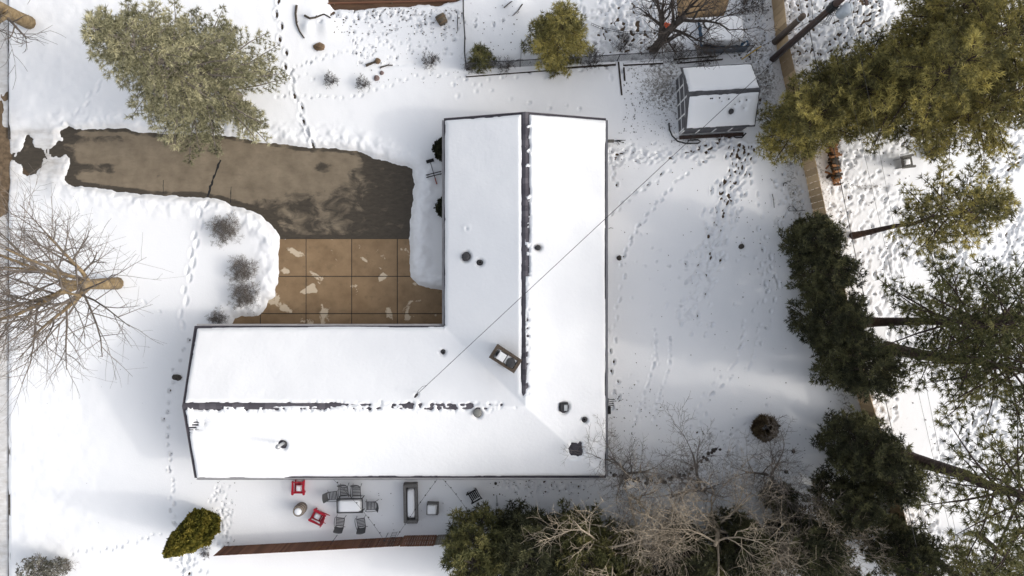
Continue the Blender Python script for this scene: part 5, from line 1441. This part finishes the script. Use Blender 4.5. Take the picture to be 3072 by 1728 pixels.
# ------------------------------------------------------------------ back of the shed and neighbour's things
# firewood stack
x, y = W(2494, 484); fw = thing('firewood_stack', 'stack of split firewood behind the tan fence', 'firewood', (x, y, .05), math.radians(8))
logm = []
for v_ in range(3):
    m = MB(); m.tube([(-.21, 0, 0), (0, .005, 0), (.21, 0, 0)], [.085, .092, .082], 5 + v_); logm.append((m.mesh('log', M_LOGBARK), None))
    m = MB(); m.tube([(-.21, 0, 0), (.21, 0, .01)], [.09, .085], 3 + v_); logm.append((m.mesh('log', M_LOGEND), None))
for lay in range(4):
    for i in range(15 - lay):
        o = link('log', rnd.choice(logm)[0], fw); o.location = (rnd.uniform(-.09, .09) + (0 if lay % 2 else .03), -1.35 + i * .185 + lay * .08 + rnd.uniform(-.03, .03), .09 + lay * .155); o.rotation_euler = (rnd.uniform(0, 6), rnd.uniform(-.12, .12), rnd.uniform(-.35, .35))
for i in range(14):
    o = link('log', rnd.choice(logm)[0], fw); o.location = (rnd.uniform(-.5, .5), -1.5 + i * .2, .10); o.rotation_euler = (rnd.uniform(0, 6), 0, rnd.uniform(-.8, .8))
m = MB()
for s_ in (-1, 1): m.tube([(s_ * .15, -1.5, .0), (s_ * .15, -1.5, .8)], .03, 6); m.tube([(s_ * .15, 1.4, 0), (s_ * .15, 1.4, .8)], .03, 6)
m.obj('rack', M_BLACK, fw)
adirondack('garden_chair', 'weathered grey garden chair beyond the firewood', 2716, 487, math.radians(-80), M_GREYPLAST, 'weathered grey garden chairs', True)
adirondack('garden_chair', 'weathered grey garden chair touching the olive pine, farther from the firewood', 2795, 452, math.radians(115), M_GREYPLAST, 'weathered grey garden chairs', False)
# orange bucket
x, y = W(1998, 80); o = thing('bucket', 'orange bucket lying in the snow left of the tan tarp', 'bucket', (x, y, .16), math.radians(60))
m = MB(); m.lathe([(.02, 0), (.14, 0), (.17, .36), (.18, .38), (.155, .36), (.13, .03)], 14); b_ = m.obj('shell', M_ORANGE, o, True); b_.rotation_euler = (math.radians(75), 0, 0); b_.location = (0, .15, .05)
m = MB(); m.tube([(-.17, -.2, .05), (-.12, -.28, .1), (0, -.32, .12), (.12, -.28, .1), (.17, -.2, .05)], .008, 5); m.obj('bail', M_DARKMETAL, o)
# draped tarps
def draped(name, label, cat, pts, hgt, mat, seed, snow=None, parts=('sheet', 'snow')):
    P = [W(*p) for p in pts]; cx_ = sum(p[0] for p in P) / len(P); cy_ = sum(p[1] for p in P) / len(P)
    r = thing(name, label, cat, (cx_, cy_, 0)); L = [(p[0] - cx_, p[1] - cy_) for p in P]
    xs = np.arange(min(p[0] for p in L) - .1, max(p[0] for p in L) + .1, .06); ys = np.arange(min(p[1] for p in L) - .1, max(p[1] for p in L) + .1, .06)
    AX, AY = np.meshgrid(xs, ys); d_ = -sdf_poly(AX, AY, L)
    Zt = hgt * np.clip(d_ / .22, 0, 1) ** .5 + .06 * (fbm(AX, AY, .5, 3, seed) - .5) + .04 * np.abs(fbm(AX, AY, .3, 2, seed + 1) - .5) + .02
    i = np.arange(AX.size).reshape(AX.shape); Q = np.stack([i[:-1, :-1].ravel(), i[:-1, 1:].ravel(), i[1:, 1:].ravel(), i[1:, :-1].ravel()], 1)
    Q1 = Q[d_.ravel()[Q].min(1) > -.08]
    link(parts[0], np_mesh(parts[0], np.stack([AX.ravel(), AY.ravel(), Zt.ravel()], 1), Q1, mat, True), r)
    if snow is not None:
        ds_ = d_ - snow + .2 * (fbm(AX, AY, .5, 3, seed + 2) - .5)
        Zs = Zt + np.clip(np.where(ds_ > 0, .12 * np.sqrt(np.clip(ds_ / .2, 0, 1)), ds_), -.05, .2)
        Q2 = Q[ds_.ravel()[Q].max(1) > -.03]
        link(parts[1], np_mesh(parts[1], np.stack([AX.ravel(), AY.ravel(), Zs.ravel()], 1), Q2, M_RSNOW, True), r)
    return r
draped('tan_tarp', 'tan tarp draped over a low heap at the top edge', 'tarp', [(2024,-20),(2030,56),(2080,58),(2170,52),(2182,20),(2190,-20)], .45, M_TARP, 3)
draped('covered_trailer', 'snow-covered trailer bed right of the vine tree', 'trailer', [(2090,62),(2218,56),(2226,120),(2215,148),(2100,150)], .95, M_BLUE, 5, .10)
draped('blue_tarp', 'dark blue tarp bundle below the snow-covered trailer', 'tarp', [(2100,152),(2205,138),(2240,118),(2250,140),(2230,158),(2110,166)], .3, M_BLUE, 7, .22)
# tipped barrel composter
x, y = W(1327, 66); o = thing('tipped_barrel', 'weathered barrel lying open in the snow beside the fence', 'barrel', (x, y, .30), math.radians(-150))
prof = [(.02, 0), (.26, 0), (.30, .2), (.32, .4), (.30, .62), (.27, .64), (.25, .60), (.27, .2), (.02, .05)]
m = MB(); m.lathe(prof, 18); b_ = m.obj('body', M_DARKBARREL, o, True); b_.rotation_euler = (math.radians(72), 0, 0); b_.location = (0, .3, .02)
for zz_, rr in ((.14, .295), (.45, .325)):
    m = MB(); m.lathe([(rr - .01, zz_ - .03), (rr + .006, zz_ - .03), (rr + .006, zz_ + .03), (rr - .01, zz_ + .03)], 18); h_ = m.obj('hoop', M_POST, o, True); h_.rotation_euler = (math.radians(72), 0, 0); h_.location = (0, .3, .02)
# logs and stumps lying in the snow
def log(label, pts, r0, r1, mat=M_LOGBARK, nm='fallen_branch', cat='branch', z=.06):
    P = [P3(*p, 0) for p in pts]; A3 = P[0]; o = thing(nm, label, cat, (A3.x, A3.y, 0))
    n = len(P); m = MB(); m.tube([(p.x - A3.x, p.y - A3.y, zs(p.x, p.y) + z) for p in P], [r0 + (r1 - r0) * i / (n - 1) for i in range(n)], 7); m.obj('limb', mat, o)
    m = MB(); q_ = P[n // 2] - A3; zq = zs(P[n // 2].x, P[n // 2].y) + z
    m.tube([(q_.x, q_.y, zq), (q_.x + .15, q_.y + .1, zq + .15)], [r1 * .6, r1 * .3], 5); m.obj('side_twig', mat, o)
log('long curved dark branch lying on the neighbouring lawn', [(893,20),(890,45),(893,75),(902,98),(916,118)], .075, .04)
log('dark forked branch beside the snowy mound', [(918,52),(935,62),(950,60),(975,46),(995,58)], .07, .04)
log('thin dark branch stuck in the snow left of the olive pine', [(1567,20),(1552,42),(1537,54)], .035, .02)
log('dark pipe lying on the snow above the mound', [(1512,30),(1525,20),(1537,12)], .04, .02)
log('dark twiggy branch near the lawn rocks', [(1100,200),(1120,192),(1138,186)], .09, .05)
log('dark branch along the stony bank', [(1142,206),(1165,198),(1180,198)], .05, .03)
for lab, p, r_ in (('lump of brown stump on the neighbouring lawn', (960, 144), .24), ('dark stump at the end of the bank', (1135, 186), .18), ('pinkish stone half buried on the bank, upper of two', (1147, 221), .13), ('pinkish stone half buried on the bank, lower of two', (1132, 237), .17),
                   ('dark rock on the back lawn near the house', (1856, 774), .16), ('dark rock on the back lawn near the evergreens', (2221, 740), .17), ('dark teardrop shaped stone at the west end of the house', (534, 1131), .2), ('dark stone below the round grass clump', (2377, 1352), .12),
                   ('dark lump by the edge of the back lawn', (2355, 1413), .12), ('dark clod near the patio corner of the snow', (1487, 1448), .09)):
    x, y = W(*p); R = random.Random(int(p[0] * p[1])); vs = []; m = MB()
    prof = [(.02, -.05), (r_, -.02), (r_ * 1.05, r_ * .4), (r_ * .7, r_ * .75), (.03, r_ * .9)]
    m.lathe(prof, 9); m.v = [(v[0] * R.uniform(.8, 1.2) * (1.5 if 'teardrop' in lab or 'stump on' in lab else 1), v[1] * R.uniform(.75, 1.2), v[2] * R.uniform(.8, 1.1)) for v in m.v]
    o = m.obj('stump' if 'stump' in lab else 'rock', simple('pink_stone', (.19, .14, .13), .9, .3, 8) if 'pink' in lab else (M_POST if 'stump' in lab else M_STONE), None, False)
    o.location = (x, y, zp(*p)); tag(o, lab, 'stump' if 'stump' in lab else 'rock')
# trunk flare bark chips at the foot of the street tree are part of the lawn; stone edging of the bed
se = thing('stone_edging', 'row of dark edging stones at the corner of the back lawn', 'edging', (0, 0, 0))
path_ = [W(*p) for p in ((1812,1412),(1860,1428),(1910,1438),(1960,1444),(2000,1440),(2035,1424),(2062,1416),(2090,1396),(2105,1376),(2125,1364),(2160,1345))]
stones = []
for v_ in range(4):
    R = random.Random(90 + v_); m = MB(); m.lathe([(.03, -.03), (.13, -.02), (.14, .06), (.09, .12), (.02, .14)], 8); m.v = [(v[0] * R.uniform(.8, 1.3), v[1] * R.uniform(.7, 1.1), v[2] * R.uniform(.8, 1.1)) for v in m.v]; stones.append(m.mesh('stone', M_STONE))
for i in range(len(path_) - 1):
    (xa, ya), (xb, yb) = path_[i], path_[i + 1]; L = math.hypot(xb - xa, yb - ya); n = max(1, int(L / .15))
    for k in range(n):
        t_ = (k + .5) / n; xx = xa + (xb - xa) * t_ + rnd.gauss(0, .09); yy = ya + (yb - ya) * t_ + rnd.gauss(0, .09)
        o = link('stone', rnd.choice(stones), se); o.location = (xx, yy, zs(xx, yy) - .02); o.rotation_euler.z = rnd.uniform(0, 6); o.scale = (rnd.uniform(.4, 1.05),) * 3
# bent edging strips
def edging(label, pts, r=.03, z=.1, nm='garden_edging', cat='edging', mat=M_BLACK):
    P = [P3(*p, 0) for p in pts]; A3 = P[0]; o = thing(nm, label, cat, (A3.x, A3.y, 0))
    m = MB(); m.tube([(p.x - A3.x, p.y - A3.y, zs(p.x, p.y) + z) for p in P], r, 6); m.obj('strip', mat, o)
    m = MB(); q_ = P[len(P) // 2] - A3; zq = zs(P[len(P) // 2].x, P[len(P) // 2].y); m.tube([(q_.x, q_.y, zq - .05), (q_.x, q_.y, zq + z + .06)], r * .8, 5); m.obj('peg', mat, o)
edging('black curved edging at the corner of the shed', [(2004,372),(2006,392),(2014,410),(2030,426),(2055,433),(2090,433),(2098,427),(2090,422),(2060,424)], .045)
edging('black curved edging by the shed and pine', [(2192,406),(2205,416),(2222,415),(2234,402)], .04)
edging('black bent hoop on the back lawn, long arc', [(2318,625),(2316,600),(2312,583)], .02, .1)
edging('small black hook stuck in the back lawn', [(2345,560),(2346,552),(2352,550),(2357,552)], .03, .1)
edging('thin grey arc of cable by the east wall', [(1824,688),(1830,684),(1838,686)], .012, .06)
edging('bent shepherd hook lying near the fence', [(2410,632),(2385,635),(2360,634),(2358,626),(2364,620),(2372,620),(2380,628),(2384,634)], .018, .12)
# low wire border fences
def wireborder(label, pts, h=.5, sp=.14):
    P = [P3(*p, 0) for p in pts]; A3 = P[0]; o = thing('wire_border', label, 'garden border', (A3.x, A3.y, .05), 0, 'low black wire borders')
    L = [p - A3 for p in P]
    for zz_ in (.18, h - .05): m = MB(); m.tube([(p.x, p.y, zz_) for p in L], .014, 5); m.obj('rail', M_WIRE, o)
    m = MB()
    for i in range(len(L) - 1):
        d_ = (L[i + 1] - L[i]).length; n = max(1, int(d_ / sp))
        for k in range(n): p = L[i].lerp(L[i + 1], k / n); m.tube([(p.x, p.y, 0), (p.x, p.y, h)], .009, 4)
    q_ = m.obj('picket', M_WIRE, o); q_['kind'] = 'stuff'
wireborder('low black wire border turning up to the olive pine', [(1562,186),(1564,140),(1575,128),(1594,108)])
wireborder('low black wire border curving away right of the olive pine', [(1772,78),(1800,90),(1840,98),(1880,104),(1930,104),(1980,98)])
wireborder('wire panel leaning on the chain-link fence', [(1521,196),(1560,184)], .45, .08)
wireborder('wire panel standing beside the tipped barrel', [(1374,98),(1374,52)], .5, .09)

# scattered leaves, twigs and seed heads: nobody could count them
R = np.random.default_rng(77); vs = []; fs = []
def scatter(px0_, px1_, py0_, py1_, n, s0, s1):
    for i in range(n):
        px_, py_ = R.uniform(px0_, px1_), R.uniform(py0_, py1_); x, y = W(px_, py_)
        if xw - .1 < x < xe + .1 and ys_ < y < yN or (xg < x < xe and ys_ < y < yn2): continue
        z = zs(x, y) + .02; s = R.uniform(s0, s1); a = R.uniform(0, 6.28); e_ = R.uniform(.25, .9); c_, s_ = math.cos(a), math.sin(a); b = len(vs)
        for u, v in ((-1, 0), (0, -e_), (1, 0), (0, e_)):
            vs.append((x + s * (u * c_ - v * s_), y + s * (u * s_ + v * c_), z + R.uniform(0, .03)))
        fs.append((b, b + 1, b + 2, b + 3))
scatter(1830, 2420, 420, 1440, 110, .02, .05); scatter(2200, 2420, 480, 900, 90, .02, .055); scatter(1820, 2000, 1150, 1440, 140, .02, .06); scatter(2080, 2420, 1280, 1460, 130, .02, .06)
scatter(2480, 3070, 0, 1720, 520, .03, .075); scatter(2350, 2640, 0, 200, 160, .03, .08); scatter(1000, 1390, 28, 110, 130, .03, .08); scatter(1060, 1390, 100, 260, 70, .02, .05); scatter(1400, 1560, 10, 190, 50, .02, .06)
scatter(1480, 1800, 1440, 1500, 60, .02, .06); scatter(1100, 1500, 1445, 1590, 35, .015, .04); scatter(640, 720, 1440, 1640, 30, .02, .05); scatter(1870, 2030, 200, 400, 220, .02, .06); scatter(2200, 2310, 20, 330, 160, .03, .07)
scatter(60, 700, 1000, 1640, 20, .015, .03); scatter(1850, 2060, 340, 520, 60, .02, .05); scatter(2480, 2560, 300, 900, 160, .02, .06)
me = bpy.data.meshes.new('fallen_leaves'); me.from_pydata(vs, [], fs); me.materials.append(M_LEAF)
tag(link('fallen_leaves', me), 'dead leaves and twigs scattered over the snow', 'leaves', None, 'stuff')
# garden bed soil at the top edge
g = MB(); P = [W(*p) for p in ((940,-70),(960,-10),(975,20),(1000,40),(1380,36),(1410,-70))]; g.add([(p[0], p[1], .012) for p in P][::-1], [tuple(range(len(P)))])
tag(g.obj('garden_bed', M_MULCH), None, None, None, 'structure')
(xa, ya), (xb, yb) = W(985, 12), W(1368, 4); o = thing('bed_board', 'long brown board edging the bare soil bed at the top', 'board', ((xa + xb) / 2, (ya + yb) / 2, .01), yaw((xa, ya), (xb, yb)))
m = MB(); m.box((0, 0, .08), (math.hypot(xb - xa, yb - ya), .06, .16)); m.obj('plank', M_BROWN, o)
for s_ in (-1, 0, 1): m = MB(); m.box((s_ * 3.6, -.06, .10), (.06, .05, .2)); m.obj('peg', M_POST, o)
